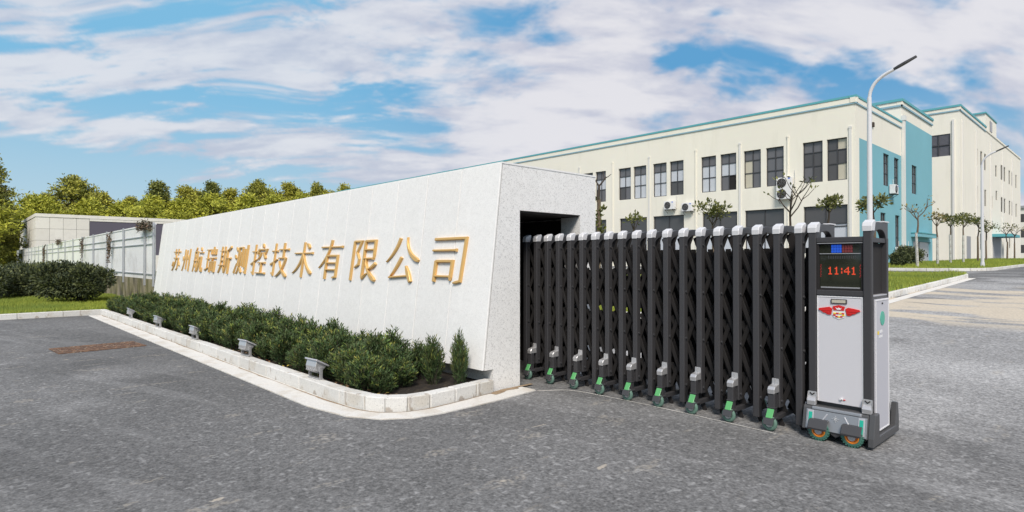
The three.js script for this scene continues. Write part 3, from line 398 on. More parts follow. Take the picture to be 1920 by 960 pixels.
// ------------------------------------------------------------------ boundary fence, grey building and trees on the left
{
  const t = thing('boundary_fence', 'long white sheet fence on blue grey posts above a stained concrete base', 'fence'), Z = -4.60;
  const posts = []; for (let x = -22.6; x > -100; ) { posts.push(x); x -= x > -23 ? 1.35 : 3.86; }
  const top = (x) => 2.80 + 0.0 * x;
  posts.forEach((x, i) => {
    if (i) obj('fence_sheet', [box(posts[i] + 0.004, posts[i - 1] - 0.004, 0.95, top(x), Z - 0.03, Z - 0.012)], M.sheet[i % 3], t);
    obj('post', [box(x - 0.04, x + 0.04, 0.72, top(x) + 0.08, Z + 0.012, Z + 0.065)], M.steel, t);
    if (i) for (const y of [1.12, 2.16, 2.44]) obj('rail', [box(posts[i] + 0.042, posts[i - 1] - 0.042, y - 0.017, y + 0.017, Z - 0.01, Z + 0.02)], M.steel, t);
    if (i) obj('cap_strip', [box(posts[i], posts[i - 1] - 0.003, 2.802, 2.85, Z - 0.05, Z + 0.01)], M.sheet[0], t);
  });
  obj('concrete_base', [box(-31.2, -22.55, -0.1, 0.948, Z - 0.25, Z + 0.01)], M.mossy, t);
  obj('concrete_base', [box(-100, -31.21, -0.1, 0.80, Z - 0.40, Z - 0.10)], M.mossy, t);
  // dry climbers hanging over the top
  const R = rng(9), vine = (name, x0, n, drop, label) => { const w = thing(name, label, 'climber', [x0, 2.85, Z + 0.03]); const tw = [], p = [], c = [];
    for (let i = 0; i < n; i++) { let q = V((R() - 0.5) * 0.7, 0.02 * R(), 0.04 + R() * 0.05); const pts = [[q.x, q.y, q.z - 0.06]]; const m = 5, L = drop * (0.4 + 0.6 * R()); for (let s = 1; s <= m; s++) pts.push([q.x + (R() - 0.5) * 0.2, 0.1 * R() - L * s / m, q.z + R() * 0.05]); tw.push(tube(pts, 0.006, 10, 4));
      for (let s = 0; s < 18; s++) { const b = drop < 0.2 ? pts[Math.floor(R() * pts.length)] : pts[2 + Math.floor(R() * (pts.length - 2))], l = 0.05 + 0.05 * R(), e = V(b[0] + (R() - 0.5) * 0.3, b[1] + (R() - 0.5) * 0.3 - 0.05, b[2] + R() * 0.08), u = V(R() - 0.5, R() - 0.5, R() - 0.5).normalize().multiplyScalar(l), v = V(R() - 0.5, R() - 0.5, R() - 0.5).normalize().multiplyScalar(l * 0.6); for (const y of [e.clone().sub(u), e.clone().add(v), e.clone().add(u)]) p.push(y.x, y.y, y.z); const k = R(); for (let q2 = 0; q2 < 3; q2++) c.push(lerp(0.09, 0.16, k), lerp(0.085, 0.10, k), lerp(0.05, 0.07, k)); } }
    if (drop < 0.2) w.scale.set(2.2, 1, 1); obj('twig', tw, M.barkDark, w); const g = new THREE.BufferGeometry(); g.setAttribute('position', new THREE.Float32BufferAttribute(p, 3)); g.setAttribute('color', new THREE.Float32BufferAttribute(c, 3)); g.computeVertexNormals(); obj('dry_foliage', g, M.leaf, w); };
  vine('climber', -30.4, 9, 1.5, 'dry brown climber hanging down the white fence right of the round bush'); vine('climber', -38.8, 6, 1.2, 'thin dry climber on the white fence above the round bush'); vine('climber', -60, 16, 1.6, 'dark dry climber covering the far left part of the fence');
  vine('climber', -23.4, 14, 0.15, 'brown tangle of dry twigs along the fence top beside the sign wall'); vine('climber', -50, 8, 0.15, 'small brown tuft of twigs on the far fence top');
}
{
  const t = thing('grey_building', 'low pale grey stone clad building with a dark recessed band behind the fence', 'building', [-80, 0, -5.25], 0.012);
  const H = 6.6; obj('wall', [box(-22, -0.06, 0, H - 0.35, -0.06 - 24, -0.06)], M.joint, t);
  obj('roof_edge', [box(-22.1, 0.05, H - 0.348, H, -24.2, 0.05)], M.stoneTile[0], t);
  for (let r = 0; r < 5; r++) for (let c = 0; c < 4; c++) obj('stone_panel', rbox(-0.058, 0.0, H - 0.36 - (r + 1) * 1.25 + 0.012, H - 0.36 - r * 1.25 - 0.012, -(c + 1) * 1.17 + 0.012, -c * 1.17 - 0.012, 0.004, 1), M.stoneTile[(r * 3 + c) % 4], t);
  for (let r = 0; r < 5; r++) for (let c = 0; c < 13; c++) obj('stone_panel', rbox(-(c + 1) * 1.69 + 0.012, -c * 1.69 - 0.07, H - 0.36 - (r + 1) * 1.25 + 0.012, H - 0.36 - r * 1.25 - 0.012, -0.058, 0.0, 0.004, 1), M.stoneTile[(r + c * 5) % 4], t);
  obj('dark_band', [box(-0.058, -0.03, 2.2, H - 0.62, -19, -4.72)], M.purple, t);
  obj('band_frame', [box(-0.058, 0.02, H - 0.618, H - 0.35, -24, -4.70), box(-0.058, 0.02, 0, 2.198, -24, -4.70), box(-0.058, 0.02, 2.2, H - 0.62, -24, -19.01)], M.stoneTile[1], t);
}
// leaves as small bent faces in clumps along boughs
function crown(seed, o) {                                        // o: h, r(t) radius at height share t, base, boughs, clump, leaves, size, cols, droop
  const R = rng(seed), p = [], c = [], w = [], tone0 = R();
  for (let b = 0; b < o.boughs; b++) {
    const t = Math.pow((b + R()) / o.boughs, o.bias ?? 0.8), y = lerp(o.base, o.h, t), a = b * 2.399 + R() * 0.9, rr = o.r(t) * (0.62 + 0.5 * R()), rise = o.rise * (0.6 + 0.8 * R()) * rr;
    const s0 = V(0, Math.max(0, y - rise * 0.3), 0), e = V(Math.cos(a) * rr, y + rise, Math.sin(a) * rr); if (rr > 0.4) w.push(rod(s0, e, o.h * 0.006, o.h * 0.002, 5));
    const n = Math.max(2, Math.round(o.clumps * (0.5 + rr / o.r(0.3))));
    for (let q = 0; q < n; q++) {
      const f = 0.3 + 0.75 * Math.sqrt((q + R()) / n), cc = s0.clone().lerp(e, f).add(V((R() - 0.5) * o.clump * 1.5, (R() - 0.5) * o.clump - o.droop * f, (R() - 0.5) * o.clump * 1.5)), cs = o.clump * (0.5 + 0.7 * R()), tone = R() * 0.6 + 0.4 * tone0;
      for (let l = 0; l < o.leaves; l++) {
        const d = V(R() - 0.5, (R() - 0.5) * 0.8, R() - 0.5).normalize(), m = cc.clone().addScaledVector(d, cs * Math.sqrt(R())), u = d.clone().multiplyScalar(0.7).add(V(R() - 0.5, R() * 0.5 - 0.15 - o.droop * 0.3, R() - 0.5)).normalize(), v = u.clone().cross(V(R() - 0.5, R() - 0.5, R() - 0.5)).normalize(), sz = o.size * (0.6 + 0.8 * R());
        const A = m.clone().addScaledVector(u, -sz), B = m.clone().addScaledVector(v, sz * 0.42), C = m.clone().addScaledVector(u, sz), D = m.clone().addScaledVector(v, -sz * 0.42);
        for (const k of [A, B, C, A, C, D]) p.push(k.x, k.y, k.z);
        const mixv = Math.min(1, Math.max(0, tone + (R() - 0.5) * 0.5)), col = [0, 1, 2].map((k) => lerp(o.cols[0][k], o.cols[1][k], mixv)); for (let k = 0; k < 6; k++) c.push(...col);
      }
    }
  }
  const g = new THREE.BufferGeometry(); g.setAttribute('position', new THREE.Float32BufferAttribute(p, 3)); g.setAttribute('color', new THREE.Float32BufferAttribute(c, 3)); g.computeVertexNormals();
  return { leaves: muv(g), wood: w };
}
function treeProto(seed, o) {
  const k = crown(seed, o), t = new THREE.Group();
  obj('crown', k.leaves, M.leaf, t); obj('trunk', [rod([0, -0.2, 0], [0.1, o.h * 0.5, 0.05], o.h * 0.018, o.h * 0.011, 8), rod([0.1, o.h * 0.5, 0.05], [0, o.h * 0.93, 0], o.h * 0.011, o.h * 0.003, 7), ...k.wood], o.bark ?? M.bark, t); return t;
}
const YEL = [[0.24, 0.27, 0.03], [0.53, 0.51, 0.05]], MIXG = [[0.13, 0.16, 0.03], [0.42, 0.39, 0.045]], DKG = [[0.09, 0.12, 0.035], [0.31, 0.31, 0.05]];
{
  const oval = (R0) => (t) => R0 * Math.pow(Math.sin(Math.PI * (0.22 + 0.77 * t)), 0.9) + 0.10, cone = (R0) => (t) => R0 * Math.pow(1 - t, 0.8) + 0.25;
  const P = {
    conifer: treeProto(501, { h: 16, r: cone(4.6), base: 1.5, boughs: 90, clumps: 9, clump: 0.75, leaves: 20, size: 0.20, cols: DKG, droop: 0.35, rise: 0.05 }),
    broad: treeProto(502, { h: 14, r: oval(4.4), base: 2, boughs: 64, clumps: 11, clump: 0.8, leaves: 20, size: 0.20, cols: MIXG, droop: 0.2, rise: 0.35 }),
    spire: treeProto(503, { h: 13.5, r: cone(3.6), base: 1.5, boughs: 76, clumps: 9, clump: 0.7, leaves: 19, size: 0.19, cols: DKG, droop: 0.25, rise: 0.2 }),
    mid: treeProto(504, { h: 13, r: oval(3.2), base: 1.5, boughs: 60, clumps: 10, clump: 0.75, leaves: 19, size: 0.19, cols: MIXG, droop: 0.2, rise: 0.35 }),
    yellow: treeProto(505, { h: 10.5, r: oval(3.6), base: 1, boughs: 54, clumps: 11, clump: 0.8, leaves: 20, size: 0.19, cols: YEL, droop: 0.15, rise: 0.3 }),
    yellow2: treeProto(506, { h: 10, r: oval(3.0), base: 1, boughs: 50, clumps: 11, clump: 0.75, leaves: 20, size: 0.19, cols: YEL, droop: 0.15, rise: 0.35 }),
  };
  const put = (k, x, z, h0, turn, label, wide = 1, group) => { const h = h0 * 0.92, t = P[k].clone(), ph = { conifer: 16, broad: 14, spire: 13.5, mid: 13, yellow: 10.5, yellow2: 10 }[k], s = h / ph; t.name = numbered('tree'); t.position.set(x, gh(x, z) - 0.03, z); t.rotation.y = turn; t.scale.set(s * wide, s, s * wide); scene.add(t); tag(t, label, 'tree', group); };
  put('conifer', -90, -1.6, 15.2, 0.5, 'tall dark conifer at the far left edge above the grey building');
  put('yellow', -86, 0.6, 11.0, 1.0, 'yellow green tree in front of the tall dark conifer', 1.1);
  put('yellow2', -108, -2.4, 9.5, 2.2, 'small yellow green tree left of the grey building corner');
  put('broad', -106, -11.2, 14.6, 2.0, 'broad round olive tree standing highest over the grey building', 1.05);
  put('mid', -108, -18.5, 11.8, 4.0, 'low olive tree between the broad tree and the dark pointed tree');
  put('spire', -104, -21.5, 14.4, 1.1, 'dark pointed tree above the middle of the grey building', 1.1);
  put('mid', -101, -24.8, 13.2, 0.2, 'slender olive tree right of the dark pointed tree');
  put('spire', -100, -28.2, 14.2, 2.8, 'second pointed dark tree with a yellow tree before it');
  put('yellow', -96, -27.2, 11.6, 3.3, 'bright yellow tree below the second pointed dark tree', 1.1);
  put('broad', -97, -34.2, 14.4, 5.1, 'olive tree over the left end of the sign wall', 0.8);
  put('mid', -95, -38.6, 14.0, 0.9, 'leafy green tree over the sign wall behind the first gold characters', 1.1);
  put('broad', -93, -42.3, 14.2, 3.7, 'round green tree over the sign wall near the cream building roof', 0.75);
  put('mid', -90, -45.6, 13.8, 2.6, 'rightmost green tree, next to where the teal roof line starts', 0.8);
  put('spire', -86, -46.0, 12.4, 1.9, 'small dark tree top at the start of the teal roof line', 0.7);
  const lows = [[-101, -7.4, 9.6, 0], [-101, -12.6, 9.4, 1], [-100, -16.6, 9.2, 0], [-98, -19.6, 9.8, 1], [-97, -23.2, 9.6, 0], [-94, -31.6, 10.2, 1], [-92, -35.2, 10.2, 0], [-90, -38.8, 10.4, 1], [-88, -42.0, 10.4, 0], [-105, -3.6, 9.0, 1]];
  lows.forEach(([x, z, h, k], i) => put(k ? 'yellow2' : 'yellow', x, z, h * 1.12, i * 1.7, 'low yellow green tree behind the grey building, ' + ['third', 'fourth', 'fifth', 'sixth', 'seventh', 'eighth', 'ninth', 'tenth', 'last', 'first'][i] + ' from the left in its row', 1.15, 'low yellow trees behind the grey building'));
  [[-110, -15.2, 12.6], [-107, -22.6, 12.4], [-104, -26.6, 13.0], [-102, -31.4, 13.2], [-99, -36.4, 13.2], [-97, -40.6, 13.4], [-94, -44.6, 13.0], [-112, -7.4, 12.0], [-91, -43.9, 12.4]].forEach(([x, z, h], i) => put(['mid', 'yellow', 'mid'][i % 3], x, z, h, i * 1.3 + 0.4, 'green tree in the far back row of the belt, ' + ['second', 'third', 'fourth', 'fifth', 'sixth', 'seventh', 'last', 'first', 'eighth'][i] + ' from the left', 1.15, 'trees in the back row of the belt'));
  // across the street behind the viewer: what the glass and the display mirror
  for (let i = 0; i < 9; i++) put(['broad', 'mid', 'yellow'][i % 3], 34 - i * 7.5 + hash(i, 1, 3) * 2, 27 + i * 1.5 + hash(i, 2, 3) * 3, 9 + 3 * hash(i, 4, 3), i * 2.1, 'green street tree across the road facing the gate', 1.1, 'street trees across the road');
}
{ // dark round bushes on the lawn
  const bush = (seed, r, h, n, cols) => { const R = rng(seed), p = [], c = [], lob = Array.from({ length: 46 }, () => { const d = V(R() - 0.5, R() - 0.5, R() - 0.5).normalize().multiplyScalar(0.70 * Math.cbrt(0.25 + 0.75 * R())), y = h * (0.56 + 0.46 * d.y), nar = 0.72 + 0.36 * sm(0.1, 0.5, y / h); return V(d.x * r * nar, y, d.z * r * nar); });
    for (let i = 0; i < n; i++) { const L = lob[Math.floor(R() * lob.length)], d = V(R() - 0.5, R() - 0.42, R() - 0.5).normalize(), m = L.clone().addScaledVector(d, r * 0.34 * Math.pow(R(), 0.33)); if (m.y < 0.06 * h) continue; const u = d.clone().add(V(R() - 0.5, R() - 0.3, R() - 0.5)).normalize(), v = u.clone().cross(V(R() - 0.5, R() - 0.5, R() - 0.5)).normalize(), s = 0.052 * (0.7 + 0.7 * R()); for (const k of [[-s, 0], [0, s * 0.45], [s, 0], [-s, 0], [s, 0], [0, -s * 0.45]]) { const q = m.clone().addScaledVector(u, k[0]).addScaledVector(v, k[1]); p.push(q.x, q.y, q.z); } const y = R() ** 2.2; for (let k = 0; k < 6; k++) c.push(lerp(cols[0][0], cols[1][0], y), lerp(cols[0][1], cols[1][1], y), lerp(cols[0][2], cols[1][2], y)); }
    const g = new THREE.BufferGeometry(); g.setAttribute('position', new THREE.Float32BufferAttribute(p, 3)); g.setAttribute('color', new THREE.Float32BufferAttribute(c, 3)); g.computeVertexNormals(); return { f: g, w: stems(seed + 1, h * 0.7, r * 0.6, 14, 0.02) }; };
  const cols = [[0.034, 0.050, 0.024], [0.16, 0.18, 0.06]];
  const mk = (name, label, x, z, seed, r, h, n, lift = 0.1) => { const b = bush(seed, r, h, n, cols), t = thing(name, label, 'bush', [x, gh(x, z) + lift, z], seed); obj('foliage', b.f, M.leaf, t); obj('stem', b.w, M.barkDark, t); return t; };
  mk('round_bush', 'large round dark green bush nearest the fence base on the lawn', -25.75, -2.75, 601, 1.25, 1.34, 17000);
  mk('round_bush', 'wide dark bush left of the large round bush', -31.2, -2.1, 602, 1.6, 1.08, 17000);
  mk('round_bush', 'dark bush at the left edge of the photo', -29.6, -0.1, 603, 1.35, 1.08, 15000);
  mk('round_bush', 'dark bush behind the left edge bush near the fence', -36.0, -2.4, 604, 1.8, 1.1, 14000);
  mk('round_bush', 'small round dark bush beside the blue entrance', -9.9, -41.0, 605, 0.62, 0.95, 5000, 0.12); 
  mk('round_bush', 'yellow green round bush right of the small dark bush at the blue entrance', -10.3, -45.0, 606, 0.95, 1.35, 6000, 0.12);
}

// ------------------------------------------------------------------ folding gate
const ZF = -5.665, ZR = -6.12;                                 // front and rear row of posts
const PX = Array.from({ length: 19 }, (_, i) => -5.805 + i * 0.2022);   // post positions along the gate
const arch = (x, w = 0.05) => {                                // arched strap from the front post head to the rear one
  const s = new THREE.Shape(), a = -ZF - 0.01, b = -ZR + 0.02, m = (a + b) / 2; s.moveTo(a, 1.80); s.quadraticCurveTo(a + 0.03, 1.925, m - 0.05, 1.938); s.lineTo(b, 1.938); s.lineTo(b, 1.76); s.lineTo(b - 0.055, 1.76); s.quadraticCurveTo(b - 0.07, 1.87, m + 0.02, 1.872); s.quadraticCurveTo(a + 0.08, 1.87, a + 0.055, 1.78); s.lineTo(a, 1.78);
  return ext(s, w - 0.008, 0.004).translate(0, 0, 0.004).rotateY(Math.PI / 2).translate(x - w / 2, 0, 0);
};
const capGeo = (x, w = 0.074) => extX([[ZF + 0.034, 1.852], [ZF + 0.036, 1.895], [ZF + 0.024, 1.925], [ZF - 0.05, 1.952], [ZF - 0.075, 1.944], [ZF - 0.045, 1.852]], x - w / 2, x + w / 2, 0.006);
{
  const t = thing('folding_gate', 'long black folding driveway gate with white post caps, running out of the sign wall', 'gate');
  PX.forEach((x, i) => {
    const low = i % 2 ? 0.20 : 0.07, f = obj('post', [rbox(x - 0.031, x + 0.031, low, 1.86, ZF - 0.050, ZF + 0.026, 0.009, 3)], M.black, t);
    obj('cap', capGeo(x), M.cap, f); obj('arch', arch(x), M.guard, f);
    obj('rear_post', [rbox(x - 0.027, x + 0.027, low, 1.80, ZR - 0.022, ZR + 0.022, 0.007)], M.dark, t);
    const pins = []; for (let k = 0; k < 4; k++) { const y = 0.26 + k * 0.5; pins.push(rod([x + 0.03, y, ZF - 0.012], [x + 0.042, y, ZF - 0.012], 0.014, 0.014, 8)); } obj('pivot', pins, M.guard, f);
    if (i % 2 === 0) return;
    // wheeled foot in front of every second post
    const c = grp('caster', t), X = x - 0.012, zc = -5.565;
    obj('sled_beam', [rbox(x - 0.022, x + 0.022, 0.09, 0.135, ZR - 0.09, zc, 0.005)], M.black, c);
    obj('sleeve', [rbox(X - 0.032, X + 0.032, 0.075, 0.345, zc - 0.035, zc + 0.022, 0.007), rbox(X - 0.037, X + 0.037, 0.205, 0.218, zc - 0.038, zc + 0.028, 0.004)], M.black, c);
    obj('shoe', [extX([[zc + 0.030, 0.345], [zc + 0.034, 0.385], [zc + 0.012, 0.41], [ZF + 0.033, 0.425], [ZF + 0.029, 0.475], [ZF + 0.015, 0.475], [ZF + 0.01, 0.345]], X - 0.034, X + 0.034, 0.006), rbox(X - 0.006, X + 0.006, 0.43, 0.47, ZF + 0.030, ZF + 0.036, 0.002)], M.silver, c);
    obj('reflector', [extX([[zc + 0.078, 0.128], [zc + 0.066, 0.128], [zc + 0.022, 0.200], [zc + 0.032, 0.203]], X - 0.031, X + 0.031, 0.003)], M.reflGreen, c);
    obj('mudguard', [extX([[zc + 0.105, 0.072], [zc + 0.100, 0.082], [zc + 0.080, 0.126], [zc - 0.04, 0.126], [zc - 0.04, 0.108], [zc + 0.068, 0.108], [zc + 0.088, 0.064]], X - 0.046, X + 0.046, 0.004)], M.guard, c);
    const wz = zc + 0.045; obj('tyre', [new THREE.TorusGeometry(0.050, 0.021, 10, 28).translate(X - 0.004, 0.071, wz)], M.tyre, c);
    obj('hub', [new THREE.CylinderGeometry(0.034, 0.040, 0.034, 16).rotateX(Math.PI / 2).translate(X - 0.004, 0.071, wz + 0.003), ...[0, 1, 2, 3, 4].map((k) => rod([X - 0.004 + 0.02 * Math.cos(k * 1.257), 0.071 + 0.02 * Math.sin(k * 1.257), wz + 0.018], [X - 0.004 + 0.02 * Math.cos(k * 1.257), 0.071 + 0.02 * Math.sin(k * 1.257), wz + 0.024], 0.006, 0.006, 6))], M.silver, c);
    // the same foot behind
    obj('rear_wheel', [new THREE.TorusGeometry(0.050, 0.021, 8, 20).translate(X, 0.071, ZR - 0.10), new THREE.CylinderGeometry(0.036, 0.036, 0.03, 14).rotateX(Math.PI / 2).translate(X, 0.071, ZR - 0.10)], M.tyre, c);
  });
  const bar = (x0, y0, x1, y1, z, w = 0.044) => { const l = Math.hypot(x1 - x0, y1 - y0), g = rbox(-l / 2, l / 2, -w / 2, w / 2, -0.007, 0.007, 0.005); return g.rotateZ(Math.atan2(y1 - y0, x1 - x0)).translate((x0 + x1) / 2, (y0 + y1) / 2, z); };
  const inner = [];
  for (let i = 0; i + 1 < PX.length; i++) for (let k = 0; k < 3; k++) {
    const y0 = 0.20 + k * 0.52, y1 = y0 + 0.52, a = PX[i], b = PX[i + 1];
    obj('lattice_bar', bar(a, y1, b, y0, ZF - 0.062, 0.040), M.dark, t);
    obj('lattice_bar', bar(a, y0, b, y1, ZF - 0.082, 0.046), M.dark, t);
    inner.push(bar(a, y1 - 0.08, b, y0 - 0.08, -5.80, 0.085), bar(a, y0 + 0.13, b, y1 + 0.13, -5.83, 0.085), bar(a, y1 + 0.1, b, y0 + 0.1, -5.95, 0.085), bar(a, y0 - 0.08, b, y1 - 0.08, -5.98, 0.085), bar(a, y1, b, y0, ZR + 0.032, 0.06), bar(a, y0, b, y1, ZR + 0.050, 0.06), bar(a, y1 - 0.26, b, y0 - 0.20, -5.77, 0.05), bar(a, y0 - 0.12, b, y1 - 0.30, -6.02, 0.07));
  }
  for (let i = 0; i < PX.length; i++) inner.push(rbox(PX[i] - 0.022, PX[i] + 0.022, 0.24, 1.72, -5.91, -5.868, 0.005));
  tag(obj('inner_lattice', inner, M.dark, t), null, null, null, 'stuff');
}
// ------------------------------------------------------------------ drive cabinet at the gate's end
{
  const t = thing('gate_drive_cabinet', 'gate drive cabinet with red winged badge, red clock display and orange rimmed wheels', 'gate cabinet');
  const L = -2.045, R = -1.598, z0 = ZF, z1 = ZR;
  for (const x of [L, R]) {
    const f = obj('post', [rbox(x - 0.033, x + 0.033, 0.30, 1.86, z0 - 0.024, z0 + 0.028, 0.009, 3)], M.black, t); obj('cap', capGeo(x, 0.08), M.cap, f); obj('arch', arch(x, 0.054), M.guard, f);
    const b = obj('rear_post', [rbox(x - 0.03, x + 0.03, 0.12, 1.80, z1 - 0.024, z1 + 0.024, 0.007)], M.black, t); obj('cap', [rbox(x - 0.032, x + 0.032, 1.939, 1.952, z1 - 0.04, z1 + 0.12, 0.004)], M.cap, b);
    obj('shoe', [extX([[z0 + 0.062, 0.292], [z0 + 0.068, 0.33], [z0 + 0.05, 0.352], [z0 + 0.034, 0.365], [z0 + 0.0295, 0.41], [z0 + 0.026, 0.41], [z0 + 0.026, 0.292]], x - 0.038, x + 0.038, 0.006)], M.silver, t);
    for (const s of [-1, 1]) obj('shoe_chevron', rbox(-0.015, 0.015, -0.004, 0.004, 0, 0.006, 0.002).rotateZ(s * 0.75).translate(x + s * 0.0095, 0.388, z0 + 0.033), M.dark, t);
  }
  const a = L + 0.0335, b = R - 0.0335, zf = z0 + 0.012;
  obj('top_bar', [rbox(a, b, 1.760, 1.806, z0 - 0.02, z0 + 0.02, 0.005), rbox(a, b, 1.760, 1.80, z1 - 0.02, z1 + 0.02, 0.005), rbox(R - 0.02, R + 0.02, 1.755, 1.797, z1 + 0.026, z0 - 0.026, 0.005), rbox(L - 0.02, L + 0.02, 1.755, 1.797, z1 + 0.026, z0 - 0.026, 0.005)], M.black, t);
  obj('mid_bar', [rbox(a, b, 1.286, 1.334, z0 - 0.02, z0 + 0.02, 0.005)], M.black, t);
  // display
  const d = grp('display', t);
  obj('display_case', [box(a, b, 1.335, 1.7595, -6.07, z0 - 0.022), box(a, a + 0.018, 1.335, 1.7595, z0 - 0.0218, z0 + 0.008), box(b - 0.018, b, 1.335, 1.7595, z0 - 0.0218, z0 + 0.008), box(a + 0.0182, b - 0.0182, 1.742, 1.7595, z0 - 0.0218, z0 + 0.008), box(a + 0.0182, b - 0.0182, 1.335, 1.350, z0 - 0.0218, z0 + 0.008)], M.dark, d);
  obj('case_edge', [rbox(a + 0.004, b - 0.004, 1.7485, 1.7555, z0 + 0.008, z0 + 0.016, 0.002), rbox(a + 0.02, b - 0.02, 1.655, 1.662, z0 - 0.0215, z0 - 0.002, 0.002)], M.grey, d);
  obj('display_glass', [box(a + 0.019, b - 0.019, 1.351, 1.653, z0 - 0.0218, z0 - 0.010), box(a + 0.019, b - 0.019, 1.664, 1.741, z0 - 0.0218, z0 - 0.010)], M.screenGlass, d);
  obj('screen_sill', [rbox(a + 0.03, b - 0.03, 1.351, 1.362, z0 - 0.0095, z0 - 0.002, 0.002)], M.grey, d);
  const lamp = (name, x0, m) => { const g = []; for (let i = 0; i < 4; i++) for (let j = 0; j < 3; j++) g.push(rbox(x0 + i * 0.0215, x0 + i * 0.0215 + 0.0195, 1.667 + j * 0.0245, 1.6895 + j * 0.0245, z0 - 0.0098, z0 - 0.003, 0.003)); obj(name, g, m, d); };
  lamp('blue_lamp', -1.893, M.lightBlue); lamp('red_lamp', -1.805, M.lightRed);
  const seg = { 1: ['00100', '01100', '00100', '00100', '00100', '00100', '01110'], 4: ['00010', '00110', '01010', '10010', '11111', '00010', '00010'], ':': ['000', '010', '010', '000', '010', '010', '000'] };
  let cx = -1.928; const dw = 0.0098; for (const ch of '11:41') { const rows = seg[ch], g = []; rows.forEach((r, j) => [...r].forEach((v, i) => { if (v === '1') g.push(box(cx + i * dw, cx + i * dw + dw * 0.93, 1.532 - j * dw, 1.532 - j * dw + dw * 0.93, z0 - 0.0098, z0 - 0.008)); })); obj(ch === ':' ? 'colon' : 'digit', g, M.ledRed, d); cx += (rows[0].length + 0.35) * dw; }
  for (const x of [a + 0.024, b - 0.036]) { const g = []; for (let i = 0; i < 8; i++) g.push(box(x + (i % 2) * 0.0035, x + (i % 2) * 0.0035 + 0.0075, 1.452 + i * 0.0145, 1.4595 + i * 0.0145, z0 - 0.0098, z0 - 0.0085)); obj('led_column', g, M.ledDim, d); }
  { const g = []; for (let i = 0; i < 16; i++) g.push(box(a + 0.09 + i * 0.0145, a + 0.096 + i * 0.0145, 1.612, 1.640, z0 - 0.0098, z0 - 0.0088)); obj('led_row', g, M.guard, d); }
  // body
  obj('body', [box(a - 0.06, R + 0.028, 0.12, 1.2835, z1 + 0.027, z0 - 0.027)], M.housing, t);
  const fp = obj('front_panel', [rbox(a + 0.003, b - 0.003, 0.325, 1.284, z0 - 0.02, zf, 0.006, 3)], M.panel, t);
  obj('panel_edge', [rbox(a + 0.003, a + 0.012, 0.33, 1.279, zf, zf + 0.004, 0.002), rbox(b - 0.012, b - 0.003, 0.33, 1.279, zf, zf + 0.004, 0.002), rbox(a + 0.012, b - 0.012, 1.27, 1.279, zf, zf + 0.004, 0.002)], M.white, fp);
  const zp = zf + 0.0005, cxm = (a + b) / 2 - 0.004;
  obj('name_plate', [rbox(cxm - 0.066, cxm + 0.066, 1.214, 1.256, zp, zp + 0.010, 0.006)], M.guard, fp);
  obj('plate_face', [rbox(cxm - 0.056, cxm + 0.056, 1.222, 1.248, zp + 0.010, zp + 0.012, 0.001)], M.curtain, fp);
  // winged shield badge
  const B = grp('badge', t), by = 1.135, wing = (s) => { const P = (q) => poly(q.map(([x, y]) => [cxm + s * x, by + y])); return [ext(P([[0.052, 0.034], [0.075, 0.050], [0.163, 0.034], [0.170, 0.020], [0.150, 0.011], [0.060, 0.012]]), 0.009, 0.002), ext(P([[0.058, 0.0105], [0.146, 0.0095], [0.128, -0.006], [0.062, -0.008]]), 0.0075, 0.002), ext(P([[0.062, -0.0095], [0.112, -0.0075], [0.095, -0.021], [0.066, -0.022]]), 0.006, 0.002)].map((g) => g.translate(0, 0, zp)); };
  obj('wing', wing(-1), M.red, B); obj('wing', wing(1), M.red, B);
  const sh = (pts, z, m, n) => obj(n, ext(poly(pts.map(([x, y]) => [cxm + x, by + y])), 0.003, 0.001).translate(0, 0, zp + z), m, B);
  sh([[-0.052, 0.030], [0.052, 0.030], [0.056, -0.02], [0.042, -0.042], [0, -0.060], [-0.042, -0.042], [-0.056, -0.02]], 0, M.white, 'shield');
  sh([[-0.050, 0.056], [-0.022, 0.062], [0, 0.068], [0.022, 0.062], [0.050, 0.056], [0.042, 0.020], [-0.042, 0.020]], 0.004, M.red, 'crest');
  sh([[-0.026, 0.046], [-0.012, 0.038], [0, 0.046], [0.012, 0.038], [0.026, 0.046], [0.014, 0.026], [-0.014, 0.026]], 0.008, M.white, 'crest_mark');
  for (const [x, y, k] of [[-0.034, -0.006, 0], [-0.012, -0.006, 1], [0.012, -0.006, 0], [0.034, -0.006, 1], [-0.018, -0.034, 1], [0.002, -0.036, 0], [0.020, -0.034, 1], [-0.036, -0.021, 1], [0.036, -0.021, 0]]) sh([[x - 0.010, y - 0.006], [x + 0.010, y - 0.006], [x + 0.010, y + 0.006], [x - 0.010, y + 0.006]], 0.004, k ? M.red : M.yellow, 'shield_mark');
  obj('lock', [new THREE.CylinderGeometry(0.012, 0.012, 0.012, 14).rotateX(Math.PI / 2).translate(cxm + 0.015, 0.374, zp + 0.006)], M.white, fp); obj('key_slot', [rbox(cxm + 0.014, cxm + 0.024, 0.364, 0.372, zp + 0.0121, zp + 0.014, 0.001)], M.dark, fp); obj('pull', [rbox(cxm + 0.032, cxm + 0.05, 0.366, 0.374, zp, zp + 0.008, 0.003)], M.red, fp);
  // side panel, open recess above it
  const xs = R + 0.0285, sp = obj('side_panel', [rbox(xs, xs + 0.014, 0.115, 1.262, -6.09, -5.700, 0.005)], M.sidep, t);
  obj('panel_edge', [rbox(xs + 0.0142, xs + 0.018, 0.118, 1.259, -5.716, -5.704, 0.001), rbox(xs + 0.0142, xs + 0.018, 0.118, 1.259, -6.086, -6.074, 0.001), rbox(xs + 0.0142, xs + 0.018, 1.247, 1.259, -6.0738, -5.7162, 0.001), rbox(xs + 0.0142, xs + 0.018, 0.118, 0.130, -6.0738, -5.7162, 0.001)], M.white, sp);
